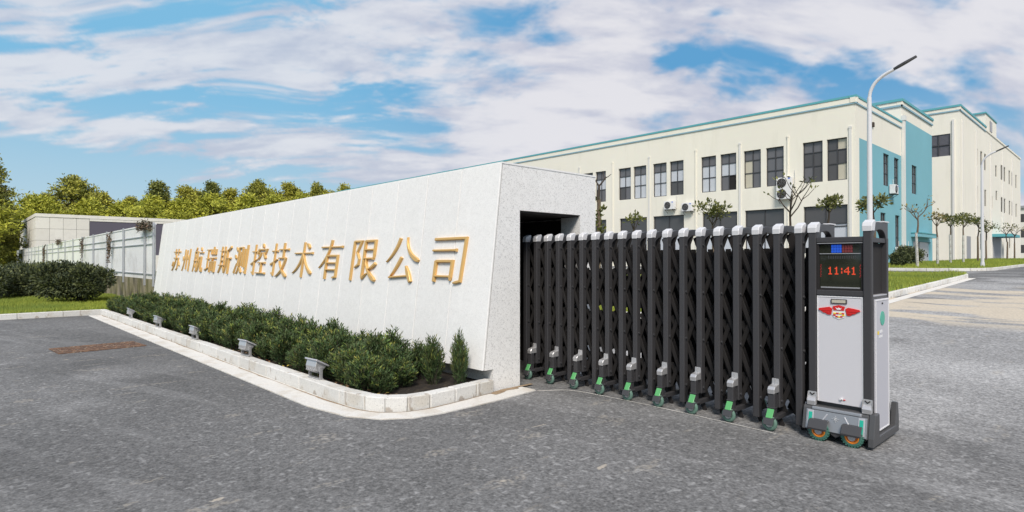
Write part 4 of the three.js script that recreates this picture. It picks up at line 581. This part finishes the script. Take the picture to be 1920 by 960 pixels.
  obj('round_sticker', [new THREE.CylinderGeometry(0.062, 0.062, 0.003, 32).rotateZ(Math.PI / 2).translate(xs + 0.0158, 1.09, -5.90)], M.teal, sp);
  obj('warning_sticker', [box(xs + 0.0142, xs + 0.0155, 0.955, 0.985, -5.80, -5.76)], M.yellow, sp); obj('type_sticker', [box(xs + 0.0142, xs + 0.0155, 0.965, 0.990, -5.90, -5.82), box(xs + 0.0142, xs + 0.0155, 0.925, 0.945, -5.90, -5.80)], M.white, sp);
  obj('side_lock', [new THREE.CylinderGeometry(0.008, 0.008, 0.008, 10).rotateZ(Math.PI / 2).translate(xs + 0.018, 1.222, -5.89)], M.dark, sp);
  obj('shelf', [rbox(a - 0.06, R + 0.03, 1.2842, 1.297, z1 + 0.027, z0 - 0.027, 0.004)], M.alu, t);
  obj('side_backing', [box(R - 0.02, R - 0.012, 1.2975, 1.752, z1 + 0.027, z0 - 0.027)], M.dark, t);
  // skirt with lamps and wheels
  const k0 = L - 0.062, k1 = R + 0.072, zb = -5.585;
  obj('skirt', [extX([[zb + 0.035, 0.085], [zb - 0.005, 0.270], [zb - 0.03, 0.290], [z1 - 0.09, 0.290], [z1 - 0.13, 0.10], [z1 - 0.13, 0.04], [zb - 0.12, 0.04], [zb - 0.12, 0.085]], k0, k1 - 0.05, 0.006), extX([[zb + 0.040, 0.030], [zb + 0.036, 0.10], [zb - 0.012, 0.292], [zb - 0.12, 0.292], [zb - 0.12, 0.10], [z1 - 0.06, 0.10], [z1 - 0.11, 0.30], [z1 - 0.14, 0.30], [z1 - 0.17, 0.12], [z1 - 0.16, 0.03]], k1 - 0.049, k1, 0.006)], M.housing, t);
  const tilt = Math.atan2(0.04, 0.185);
  const face = grp('bumper', t); face.position.set((k0 + k1) / 2 - 0.012, 0.178, zb + 0.0175); face.rotation.x = -tilt;
  obj('bumper_plate', [rbox(-0.245, 0.245, -0.088, 0.082, -0.004, 0.010, 0.004)], M.bumper, face);
  obj('bumper_ridge', [rbox(-0.20, 0.20, 0.083, 0.112, -0.02, 0.016, 0.008)], M.bumper, face);
  for (const s of [-1, 1]) { obj('lamp_bezel', [rbox(s * 0.205 - 0.026, s * 0.205 + 0.026, -0.075, 0.075, 0.0102, 0.016, 0.003)], M.alu, face); obj('lamp_strip', [rbox(s * 0.205 - 0.0145, s * 0.205 + 0.0145, -0.062, 0.060, 0.0162, 0.021, 0.002)], M.teal, face);
    obj('bumper_fold', rbox(-0.006, 0.006, -0.07, 0.07, 0.008, 0.014, 0.003).rotateZ(s * 0.55).translate(s * 0.105, 0.0, 0), M.alu, face); }
  for (let q = 0; q < 8; q++) obj('star_ray', rbox(-0.003, 0.003, 0.004, q % 2 ? 0.020 : 0.030, 0.0105, 0.015, 0.001).rotateZ(q * Math.PI / 4).translate(0, 0.028, 0), M.silver, face);
  for (const wx of [-1.958, -1.690]) {
    const w = grp('wheel', t), y = 0.088, wz = -5.545;
    obj('tyre', [new THREE.TorusGeometry(0.066, 0.020, 10, 36).translate(wx, y, wz), ...Array.from({ length: 22 }, (_, k) => rbox(-0.007, 0.007, 0.078, 0.088, -0.018, 0.018, 0.002).rotateZ(k * Math.PI / 11).translate(wx, y, wz))], M.tread, w);
    obj('rim', [new THREE.TorusGeometry(0.049, 0.0085, 8, 36).translate(wx, y, wz + 0.014), new THREE.CylinderGeometry(0.05, 0.05, 0.018, 24).rotateX(Math.PI / 2).translate(wx, y, wz)], M.orange, w);
    obj('hub', [new THREE.CylinderGeometry(0.030, 0.036, 0.036, 18).rotateX(Math.PI / 2).translate(wx, y, wz + 0.006), ...[0, 1, 2, 3, 4].map((k) => rod([wx + 0.017 * Math.cos(k * 1.257), y + 0.017 * Math.sin(k * 1.257), wz + 0.02], [wx + 0.017 * Math.cos(k * 1.257), y + 0.017 * Math.sin(k * 1.257), wz + 0.028], 0.005, 0.005, 6))], M.silver, w);
    obj('wheel_guard', [extX([[wz + 0.058, 0.102], [wz + 0.062, 0.118], [wz + 0.024, 0.184], [wz - 0.04, 0.190], [wz - 0.04, 0.178], [wz + 0.016, 0.174], [wz + 0.048, 0.101]], wx - 0.078, wx + 0.078, 0.005)], M.guard, w);
  }
  obj('bumper_lip', ext(poly([[-0.055, 0.02], [0.055, 0.02], [0.04, -0.01], [0, -0.032], [-0.04, -0.01]]), 0.02, 0.003).translate(-1.825, 0.082, zb + 0.012), M.guard, t);
  for (const wx of [-1.96, -1.69]) obj('rear_wheel', [new THREE.TorusGeometry(0.066, 0.020, 8, 24).translate(wx, 0.088, z1 - 0.16)], M.tread, t);
}

// ------------------------------------------------------------------ buildings
function win(parent, x0, x1, y0, y1, o = {}) {                    // window in the plane z = 0 of its parent wall; cols, rows as shares of the height, mats per pane
  const g = grp('window', parent), f = o.bar ?? 0.06, d = o.depth ?? 0.16, cols = o.cols ?? 2, rows = o.rows ?? [0, 0.40, 0.74, 1], fr = [];
  fr.push(box(x0, x0 + f, y0, y1, -d - 0.06, -d + 0.02), box(x1 - f, x1, y0, y1, -d - 0.06, -d + 0.02));
  for (const r of rows) { const y = lerp(y0 + f / 2, y1 - f / 2, r); fr.push(box(x0 + f + 0.001, x1 - f - 0.001, y - f / 2, y + f / 2, -d - 0.06, -d + 0.018)); }
  for (let c = 1; c < cols; c++) { const x = lerp(x0, x1, c / cols); for (let r = 0; r + 1 < rows.length; r++) fr.push(box(x - f / 2, x + f / 2, lerp(y0 + f / 2, y1 - f / 2, rows[r]) + f / 2 + 0.001, lerp(y0 + f / 2, y1 - f / 2, rows[r + 1]) - f / 2 - 0.001, -d - 0.06, -d + 0.016)); }
  obj('frame', fr, M.frame, g);
  let k = 0; for (let r = 0; r + 1 < rows.length; r++) for (let c = 0; c < cols; c++) { const a = lerp(x0, x1, c / cols) + f / 2, b = lerp(x0, x1, (c + 1) / cols) - f / 2, y = lerp(y0 + f / 2, y1 - f / 2, rows[r]) + f / 2, q = lerp(y0 + f / 2, y1 - f / 2, rows[r + 1]) - f / 2; const code = (o.panes ?? '')[k++] ?? 'd'; const gm = obj('pane', [box(a, b, y, q, -d - 0.045 - 0.004 * hash(k, Math.round(x0 * 9), 5), -d - 0.03)], { d: M.glass, m: M.glassMid, b: M.blind, c: M.curtain, o: M.dark }[code], g); gm.rotation.y = 0; }
  if (o.sill) obj('sill', [box(x0 - 0.05, x1 + 0.05, y0 - 0.07, y0 - 0.004, -d, 0.05)], M.cream, g);
  return g;
}
const wallGeo = (x0, x1, y0, y1, holes, th = 0.3) => ext(poly(rect(x0, x1, y0, y1), holes.map(([a, b, c, d]) => rect(a, b, c, d).reverse())), th).translate(0, 0, -th);
const GY = 0.95;
{ // main building: long front facing the gate
  const t = thing('main_building', 'long two storey cream building with teal roof trim and a blue painted side', 'building');
  const XR = -13.29, ZB = -44.5, front = grp('front_wall', t); front.position.set(0, 0, ZB);
  const up = [[-15.12, -13.82], [-16.75, -15.40], [-19.43, -18.11], [-21.18, -19.83], [-23.13, -21.79], [-24.82, -23.50], [-27.79, -26.45], [-29.47, -28.10], [-31.56, -30.18], [-33.23, -31.85], [-35.96, -34.72], [-37.6, -36.30]];
  for (let i = 0; i < 6; i++) up.push([-39.9 - i * 4.15, -38.6 - i * 4.15], [-41.6 - i * 4.15, -40.3 - i * 4.15]);
  const low = [[-16.71, -13.80], [-21.09, -18.10], [-24.72, -21.72], [-29.46, -26.42], [-33.11, -30.12], [-37.6, -34.68]]; for (let i = 0; i < 6; i++) low.push([-41.6 - i * 4.15, -38.6 - i * 4.15]);
  obj('wall', wallGeo(-92, XR - 0.003, GY - 0.6, 12.10, [...up.map(([a, b]) => [a, b, 7.20, 10.14]), ...low.map(([a, b]) => [a, b, 2.1, 5.48])]), M.cream, front);
  const pn = ['dcdddc', 'mdddmm', 'mmmmmm', 'cmcmmm', 'mobbmm', 'bbbbmm', 'ddbbmm', 'bbbbmm', 'bbbbmm', 'dmbbmm', 'mmbbmm'];
  up.forEach(([a, b], i) => win(front, a, b, 7.20, 10.14, { panes: pn[i] ?? 'bmbbmm' }));
  low.forEach(([a, b], i) => win(front, a, b, 2.1, 5.48, { rows: [0, 0.56, 0.62, 1], panes: 'bbbbdd', bar: 0.07 }));
  for (const [x, r] of [[-13.60, 0.11], [-17.80, 0.05], [-21.48, 0.10], [-25.30, 0.05], [-29.86, 0.10], [-33.9, 0.05], [-38.0, 0.10], [-46, 0.1]]) obj('downpipe', [box(x - r * 0.75, x + r * 0.75, GY, 10.7, 0.004, 0.075), box(x - r * 0.75 - 0.02, x + r * 0.75 + 0.02, 10.701, 10.85, 0.004, 0.09)], r > 0.08 ? M.pipe : M.cream, front);
  const band = (par, a, b, y) => { obj('trim_line', [box(a, b, y - 0.60, y - 0.50, 0.003, 0.07)], M.trimGrey, par); obj('fascia', [box(a, b, y - 0.4998, y - 0.15, -0.3, 0.05)], M.cream, par); obj('coping', [box(a, b, y - 0.1498, y, -0.4, 0.09)], M.trim, par); };
  obj('parapet', [box(-92, XR - 0.003, 12.101, 12.449, -0.3, 0)], M.cream, front); band(front, -92, XR + 0.1, 12.95);
  // right side wall
  const side = grp('side_wall', t); side.position.set(XR, 0, ZB); side.rotation.y = Math.PI / 2;      // local x runs away from the viewer
  const L = 11.2, sw = [[6.35, 7.80], [9.20, 10.50]], lw = [[5.60, 6.90], [9.45, 10.65]];
  obj('cream_wall', [wallGeo(0.002, 0.78, GY - 0.6, 10.10, []), box(0.002, L, 10.102, 12.449, -0.3, 0)], M.cream, side);
  obj('blue_wall', wallGeo(0.782, L, GY - 0.6, 10.10, [...sw.map(([a, b]) => [a, b, 7.30, 9.76]), ...lw.map(([a, b]) => [a, b, 2.3, 5.2])]), M.blue, side);
  sw.forEach(([a, b]) => win(side, a, b, 7.30, 9.76, { panes: 'mmmmdd', depth: 0.1 })); lw.forEach(([a, b]) => win(side, a, b, 2.3, 5.2, { panes: 'mmmmdd', depth: 0.1 }));
  band(side, -0.1, L, 12.95); obj('vent', [rbox(3.6, 3.85, 11.3, 11.65, 0.0, 0.12, 0.03)], M.barkDark, side);
  obj('roof', [box(-92, XR - 0.35, 11.9, 12.05, ZB - L, ZB - 0.32)], M.grey, t);
}
{ // taller blue block behind it
  const t = thing('blue_block', 'taller blue painted building block with a cream top and a small entrance', 'building'), XR = -13.27, Z0 = -55.72;
  const f = grp('front_wall', t); f.position.set(0, 0, Z0); obj('wall', [box(-34, XR - 0.003, GY - 0.6, 14.30, -0.3, 0)], M.cream, f);
  const band = (par, a, b, y) => { obj('trim_line', [box(a, b, y - 0.62, y - 0.48, 0.003, 0.1)], M.trimGrey, par); obj('fascia', [box(a, b, y - 0.4798, y - 0.20, -0.3, 0.08)], M.cream, par); obj('coping', [box(a, b, y - 0.1998, y, -0.4, 0.16)], M.trim, par); };
  band(f, -34, XR + 0.1, 14.78); obj('downpipe', [box(-15.6, -15.4, 12.9, 14.2, 0.004, 0.14)], M.pipe, f); obj('downpipe', [box(-18.0, -17.85, 12.9, 14.2, 0.004, 0.14)], M.pipe, f);
  const s = grp('side_wall', t); s.position.set(XR, 0, Z0); s.rotation.y = Math.PI / 2; const L = 10.2;
  obj('blue_wall', wallGeo(0.002, L, GY - 0.6, 13.25, [[3.15, 4.75, 7.30, 9.75], [3.5, 9.6, GY - 0.4, 3.25]]), M.blue, s); obj('cream_wall', [box(0.002, L, 13.252, 14.30, -0.3, 0)], M.cream, s); band(s, -0.1, L + 0.05, 14.78);
  win(s, 3.15, 4.75, 7.30, 9.75, { panes: 'mmmmdd', depth: 0.1 });
  obj('downpipe', [box(0.02, 0.34, GY, 13.0, 0.004, 0.22), box(-0.02, 0.38, 13.001, 13.4, 0.004, 0.28)], M.pipe, s);
  const cn = grp('canopy', s); obj('canopy_slab', [box(2.8, 8.8, 3.60, 3.90, 0.004, 0.6)], M.blue, cn); obj('canopy_edge', [box(2.75, 8.85, 3.9002, 3.98, 0.004, 0.64)], M.trim, cn);
  const dr = grp('entrance', s); obj('door', [box(3.5, 6.0, GY - 0.4, 3.24, -0.22, -0.16), box(6.05, 9.6, GY - 0.4, 3.24, -0.22, -0.16)], M.alu, dr); obj('door_frame', [box(6.0, 6.05, GY - 0.4, 3.24, -0.25, -0.1)], M.grey, dr); obj('handle', [rbox(8.9, 9.0, 1.9, 2.2, -0.158, -0.09, 0.01)], M.frame, dr);
  obj('roof', [box(-34, XR - 0.35, 14.1, 14.25, Z0 - L, Z0 - 0.32)], M.grey, t);
  obj('end_wall', [box(-34, XR - 0.32, GY - 0.6, 14.3, Z0 - L, Z0 - L + 0.3)], M.cream, t);
}
{ // far four storey building
  const t = thing('far_building', 'tall four storey cream building with narrow windows at the right', 'building'), XR = -14.72, Z0 = -86.97, Y0 = 1.0;
  const f = grp('front_wall', t); f.position.set(0, 0, Z0);
  obj('wall', wallGeo(-40, XR - 0.003, Y0, 19.4, [[-18.03, -15.65, 14.28, 16.95]]), M.cream, f);
  const lv = grp('louver', f); obj('frame', [box(-18.03, -17.95, 14.28, 16.95, -0.2, 0.02), box(-15.73, -15.65, 14.28, 16.95, -0.2, 0.02), box(-16.88, -16.80, 14.28, 16.95, -0.2, 0.02), box(-17.949, -16.881, 15.58, 15.66, -0.2, 0.02), box(-16.799, -15.731, 15.58, 15.66, -0.2, 0.02)], M.frame, lv);
  for (let i = 0; i < 18; i++) obj('slat', box(-17.94, -15.74, 14.30 + i * 0.147, 14.42 + i * 0.147, -0.16, -0.10).translate(0, 0, 0), M.louver, lv);
  obj('backing', [box(-18.0, -15.7, 14.29, 16.94, -0.24, -0.205)], M.dark, lv);
  const band = (par, a, b, y) => { obj('trim_line', [box(a, b, y - 0.75, y - 0.6, 0.003, 0.1)], M.trimGrey, par); obj('fascia', [box(a, b, y - 0.5998, y - 0.24, -0.3, 0.08)], M.cream, par); obj('coping', [box(a, b, y - 0.2398, y, -0.4, 0.16)], M.trim, par); };
  obj('parapet', [box(-40, XR - 0.003, 19.401, 19.69, -0.3, 0)], M.cream, f); band(f, -40, XR + 0.1, 20.29);
  obj('downpipe', [box(-15.45, -15.25, Y0, 18.6, 0.004, 0.18)], M.pipe, f);
  const s = grp('side_wall', t); s.position.set(XR, 0, Z0); s.rotation.y = Math.PI / 2; const L = 51.5, holes = [], W = [];
  for (const [a, b] of [[10.3, 11.4], [13.1, 14.5], [16.0, 17.4], [29.9, 31.5], [32.9, 34.5], [37.9, 39.5], [40.8, 42.4], [45.5, 47]]) for (const [c, d] of [[14.1, 16.4], [9.1, 11.4]]) W.push([a, b, c, d]);
  W.push([20.8, 22.2, 15.7, 17.0], [25.0, 26.4, 14.1, 15.8], [21.2, 22.6, 9.1, 10.9], [25.2, 26.6, 10.6, 12.0], [21.3, 22.7, 5.9, 7.3], [12.6, 13.9, 3.0, 5.2], [16.6, 17.9, 2.6, 6.0], [38, 39.5, 3.6, 6.0], [41, 42.4, 3.6, 6.0]);
  for (const w of W) holes.push([w[0], w[1], w[2], w[3]]);
  obj('wall', wallGeo(0.002, L, Y0, 19.69, holes), M.cream, s); for (const w of W) win(s, w[0], w[1], w[2], w[3], { panes: 'mmmmdd', depth: 0.12, bar: 0.09 });
  band(s, -0.1, 17.0, 20.29); obj('coping', [box(17.0, L, 19.69, 19.95, -0.4, 0.1)], M.cream, s);
  for (const x of [0.9, 9.6, 20.5, 31, 41]) obj('downpipe', [box(x, x + 0.22, Y0, 18.6, 0.004, 0.16)], M.pipe, s);
  const tw = grp('stair_tower', t); obj('wall', [box(-20, XR - 0.05, 19.7, 22.2, Z0 - 26.5, Z0 - 17.4)], M.cream, tw); obj('coping', [box(-20.2, XR + 0.05, 22.2002, 22.4, Z0 - 26.6, Z0 - 17.2)], M.trim, tw); obj('tower_window', [box(XR - 0.08, XR + 0.002, 20.2, 21.7, Z0 - 22.6, Z0 - 20.8)], M.glass, tw);
  obj('grey_door', [box(3.6, 5.9, Y0, 4.6, 0.004, 0.06)], M.grey, s);
  const cn = grp('canopy', s); obj('canopy_slab', [box(21.5, 30, 5.0, 5.4, 0.004, 2.2)], M.trim, cn); obj('porch', [box(22.5, 29, Y0, 4.99, 0.004, 0.08)], M.grey, cn);
  obj('roof', [box(-40, XR - 0.35, 19.2, 19.4, Z0 - L, Z0 - 0.32)], M.grey, t);
}
{ // air conditioners hung on the walls
  const make = (name, label, pos, turn, n, w = 0.95, h = 0.70, m = 'white') => { const t = thing(name, label, 'air conditioner', pos, turn, null), hh = h * n;
    obj('casing', [rbox(-w / 2, w / 2, 0, hh, 0.06, 0.44, 0.02)], M.white, t);
    for (let k = 0; k < n; k++) { const y = h * (k + 0.5), x = -w * 0.13; const g = grp('fan', t); obj('fan_well', [new THREE.CylinderGeometry(h * 0.42, h * 0.42, 0.02, 28).rotateX(Math.PI / 2).translate(x, y, 0.442)], M.dark, g); obj('fan_guard', [1, 0.72, 0.44, 0.18].map((q) => new THREE.TorusGeometry(h * 0.42 * q, 0.008, 5, 28).translate(x, y, 0.462)), M.grey, g); obj('fan_blade', [0, 1, 2].map((q) => rbox(-0.05, 0.05, 0.03, h * 0.38, 0, 0.006, 0.003).rotateY(0.5).rotateZ(q * 2.094).translate(x, y, 0.4535)), M.guard, g); }
    obj('badge', [rbox(w * 0.30, w * 0.42, hh - 0.14, hh - 0.07, 0.441, 0.447, 0.002)], M.lightBlue, t);
    obj('bracket', [-1, 1].map((q) => [box(q * w * 0.38 - 0.02, q * w * 0.38 + 0.02, -0.05, -0.002, 0.006, 0.48), rod([q * w * 0.38, -0.3, 0.03], [q * w * 0.38, -0.05, 0.42], 0.018)]), M.guard, t); obj('refrigerant_pipe', [tube([[w * 0.5, 0.2, 0.2], [w * 0.62, 0.1, 0.12], [w * 0.62, hh * 0.6, 0.06], [w * 0.6, hh + 0.5, 0.05]], 0.022, 14, 6)], M.pipe, t); return t; };
  const Z = -44.5, S = -13.29;
  make('air_conditioner', 'left of the two small white air conditioners between the cream facade floors', [-27.62, 5.98, Z], 0, 1);
  make('air_conditioner', 'right of the two small white air conditioners between the cream facade floors', [-25.92, 5.72, Z], 0, 1);
  make('air_conditioner', 'large white double fan air conditioner on the cream facade behind the bare tree', [-17.95, 6.12, Z], 0, 2, 1.08, 0.80);
  make('air_conditioner', 'white air conditioner on the blue side wall beside the upper windows', [S, 6.75, -52.6], Math.PI / 2, 1);
  make('air_conditioner', 'left of the two low white air conditioners on the blue wall beside the downpipe', [S, 1.95, -54.1], Math.PI / 2, 1);
  make('air_conditioner', 'right of the two low white air conditioners, in front of the white downpipe', [S + 0.24, 1.95, -55.9], Math.PI / 2, 1);
}
{ // street lamps
  const make = () => { const t = new THREE.Group();
    obj('pole', [rod([0, 0, 0], [0, 6.0, 0], 0.088, 0.062, 16), rod([0, 0, 0], [0, 0.05, 0], 0.2, 0.2, 16), rod([0, 0.05, 0], [0, 0.35, 0], 0.12, 0.10, 16)], M.cap, t);
    obj('arm', [tube([[0, 5.98, 0], [0.04, 6.20, 0], [0.16, 6.42, 0], [0.38, 6.60, 0], [0.64, 6.72, 0]], 0.048, 30, 10)], M.cap, t);
    const h = grp('lamp_head', t); h.position.set(0.62, 6.71, 0); h.rotation.z = 0.42; h.scale.setScalar(0.68);
    obj('lamp_housing', [ext(poly([[0, -0.05], [0.22, -0.10], [0.5, -0.105], [0.95, -0.045], [0.95, 0.045], [0.5, 0.105], [0.22, 0.10], [0, 0.05]]), 0.07, 0.012).rotateX(-Math.PI / 2).translate(0, -0.03, 0)], M.black, h); obj('lamp_lens', [rbox(0.25, 0.85, -0.042, -0.032, -0.05, 0.05, 0.004)], M.alu, h); return t; };
  const p = make(); [['tall white street lamp rising behind the gate cabinet', -5.62, -20.1, 0.06, 1.0], ['tall white street lamp on the lawn in front of the far building', -6.3, -43.3, 0.06, 1.0]].forEach(([l, x, z, a, s]) => { const t = p.clone(); t.name = numbered('street_lamp'); t.position.set(x, gh(x, z) + 0.1, z); t.rotation.y = a; t.scale.setScalar(s); scene.add(t); tag(t, l, 'street lamp'); });
}
// ------------------------------------------------------------------ pollarded site trees
function siteTree(label, x, z, h, seed, o = {}) {
  const t = thing('young_tree', label, 'tree', [x, gh(x, z) + 0.08, z], seed), R = rng(seed * 31 + 7), w = [], tips = [], fork = h * (o.fork ?? 0.5);
  const grow = (a, dir, len, r, lvl) => { const b = a.clone().addScaledVector(dir, len * 0.5).add(V((R() - 0.5) * len * 0.12, 0, (R() - 0.5) * len * 0.12)), e = b.clone().addScaledVector(dir.clone().add(V(0, 0.25, 0)).normalize(), len * 0.5); w.push(rod(a, b, r, r * 0.82, 7), rod(b, e, r * 0.82, r * 0.62, 7)); if (lvl <= 0) { tips.push([e, dir]); return; } const n = lvl > 1 ? (o.n1 ?? 4) : (o.n2 ?? 2); for (let i = 0; i < n; i++) { const an = i * 6.283 / n + R() * 1.2, sp = o.spread ?? 0.8; grow(e.clone().addScaledVector(dir, -len * 0.25 * R()), dir.clone().add(V(Math.cos(an) * sp, 0.25 * R(), Math.sin(an) * sp)).normalize(), len * (o.shrink ?? 0.62) * (0.7 + 0.6 * R()), r * 0.55, lvl - 1); } };
  const bark = o.pale ? M.barkPale : M.barkDark; obj('trunk', [rod([0, -0.1, 0], [0.04 * h * (R() - 0.5), fork, 0], h * 0.022, h * 0.016, 9)], o.pale ? M.barkPale : M.bark, t);
  grow(V(0, fork - 0.02, 0), V((R() - 0.5) * 0.2, 1, (R() - 0.5) * 0.2).normalize(), (h - fork) * 0.48, h * 0.014, o.lvl ?? 2);
  if (o.trunkLeaf) tips.length = 0; if (o.trunkLeaf) for (let i = 0; i < 16; i++) tips.push([V((R() - 0.5) * 0.3, fork * (0.35 + 0.65 * R()), (R() - 0.5) * 0.3), V(0, 1, 0)]);
  obj('branch', w, o.pale ? M.bark : bark, t);
  if (o.leaves) { const p = [], c = []; for (const [e] of tips) for (let i = 0; i < o.leaves; i++) { const d = V(R() - 0.5, R() - 0.35, R() - 0.5).normalize(), m = e.clone().addScaledVector(d, (o.tuft ?? 0.3) * Math.sqrt(R())), u = d.clone().add(V(R() - 0.5, R() - 0.2, R() - 0.5)).normalize(), v = u.clone().cross(V(R() - 0.5, R() - 0.5, R() - 0.5)).normalize(), s = 0.085 * (0.7 + 0.7 * R()); for (const k of [[-s, 0], [0, s * 0.5], [s, 0], [-s, 0], [s, 0], [0, -s * 0.5]]) { const q = m.clone().addScaledVector(u, k[0]).addScaledVector(v, k[1]); p.push(q.x, q.y, q.z); } const y = R(), A = o.cols ?? [[0.055, 0.07, 0.022], [0.17, 0.175, 0.04]]; for (let k = 0; k < 6; k++) c.push(lerp(A[0][0], A[1][0], y), lerp(A[0][1], A[1][1], y), lerp(A[0][2], A[1][2], y)); }
    const g = new THREE.BufferGeometry(); g.setAttribute('position', new THREE.Float32BufferAttribute(p, 3)); g.setAttribute('color', new THREE.Float32BufferAttribute(c, 3)); g.computeVertexNormals(); obj('foliage', g, M.leaf, t); }
}
siteTree('dark bare forked tree right behind the sign wall with green leaves on its trunk', -15.15, -18.9, 4.9, 1, { fork: 0.74, n1: 2, n2: 2, lvl: 2, spread: 0.9, trunkLeaf: true, leaves: 16, tuft: 0.22 });
siteTree('thin sparse tree behind the gate in front of a ground floor window', -16.6, -23.3, 3.15, 2, { fork: 0.6, leaves: 10, tuft: 0.3, spread: 0.7 });
siteTree('leafy green tree behind the gate below the small air conditioners', -13.97, -26.1, 3.5, 3, { fork: 0.5, leaves: 34, tuft: 0.34, n1: 4, n2: 3, spread: 0.9 });
siteTree('bare dark tree with many spreading branches below the double fan air conditioner', -10.63, -26.7, 4.3, 4, { fork: 0.42, n1: 5, n2: 3, lvl: 2, spread: 1.0, shrink: 0.85, leaves: 3, tuft: 0.2 });
siteTree('green tufted tree in front of the last ground floor window', -10.2, -30.1, 4.0, 5, { fork: 0.6, leaves: 40, tuft: 0.34, spread: 0.8 });
siteTree('green tufted tree behind the gate cabinet and lamp pole', -8.06, -29.4, 3.6, 6, { fork: 0.6, leaves: 46, tuft: 0.36, spread: 1.1 });
siteTree('bare pollarded tree with whitewashed trunk in front of the blue entrance', -9.05, -41.3, 4.1, 7, { fork: 0.52, pale: true, n1: 4, n2: 3, spread: 0.95, shrink: 0.7, leaves: 3, tuft: 0.25, cols: [[0.16, 0.11, 0.04], [0.25, 0.22, 0.06]] });
siteTree('brown leaved pollarded tree with whitewashed trunk at the corner of the blue block', -9.24, -47.3, 3.9, 8, { fork: 0.5, pale: true, leaves: 9, tuft: 0.3, n1: 4, n2: 3, spread: 1.0, cols: [[0.16, 0.12, 0.05], [0.26, 0.22, 0.07]] });
siteTree('first green crowned young tree right of the blue block', -9.3, -51.6, 3.6, 9, { fork: 0.62, pale: true, leaves: 44, tuft: 0.4, spread: 1.0 });
siteTree('second green crowned young tree right of the blue block', -9.3, -56.0, 3.9, 10, { fork: 0.58, pale: true, leaves: 54, tuft: 0.46, spread: 1.0 });
siteTree('sparse green young tree left of the far lamp pole', -9.3, -61.9, 3.9, 11, { fork: 0.58, leaves: 26, tuft: 0.36, spread: 1.2, n1: 5 });
siteTree('small tree just behind the far lamp pole', -9.9, -70.0, 3.7, 12, { fork: 0.55, leaves: 26, tuft: 0.4, spread: 0.9 });
siteTree('thin bare tree in front of the far porch', -9.6, -80.0, 4.0, 13, { fork: 0.5, leaves: 10, tuft: 0.4, spread: 0.9 });
siteTree('pale bare tree second from the right edge', -9.9, -88.0, 4.0, 14, { fork: 0.5, leaves: 8, tuft: 0.4, spread: 0.9, cols: [[0.16, 0.14, 0.06], [0.26, 0.23, 0.10]] });
siteTree('pale bare tree at the right edge of the photo', -9.3, -97.0, 4.4, 15, { fork: 0.45, leaves: 8, tuft: 0.4, spread: 0.9, cols: [[0.16, 0.14, 0.06], [0.26, 0.23, 0.10]] });
{ const b = thing('distant_building', 'small pale building far off at the right edge', 'building', [-18, 1.4, -190]); obj('wall', [box(-8, 26, -1, 13, -10, 0)], M.stoneTile[2], b); obj('roof', [box(-8.4, 26.4, 13.001, 13.6, -10.4, 0.4)], M.grey, b); for (let i = 0; i < 10; i++) for (let k = 0; k < 3; k++) obj('window', box(-6.5 + i * 3.2, -4.7 + i * 3.2, 2 + k * 3.8, 4 + k * 3.8, -0.1, 0.03), M.glass, b); }

scene.traverse((o) => { if (o.isMesh) { o.castShadow = true; o.receiveShadow = true; } });
renderer.render(scene, camera);
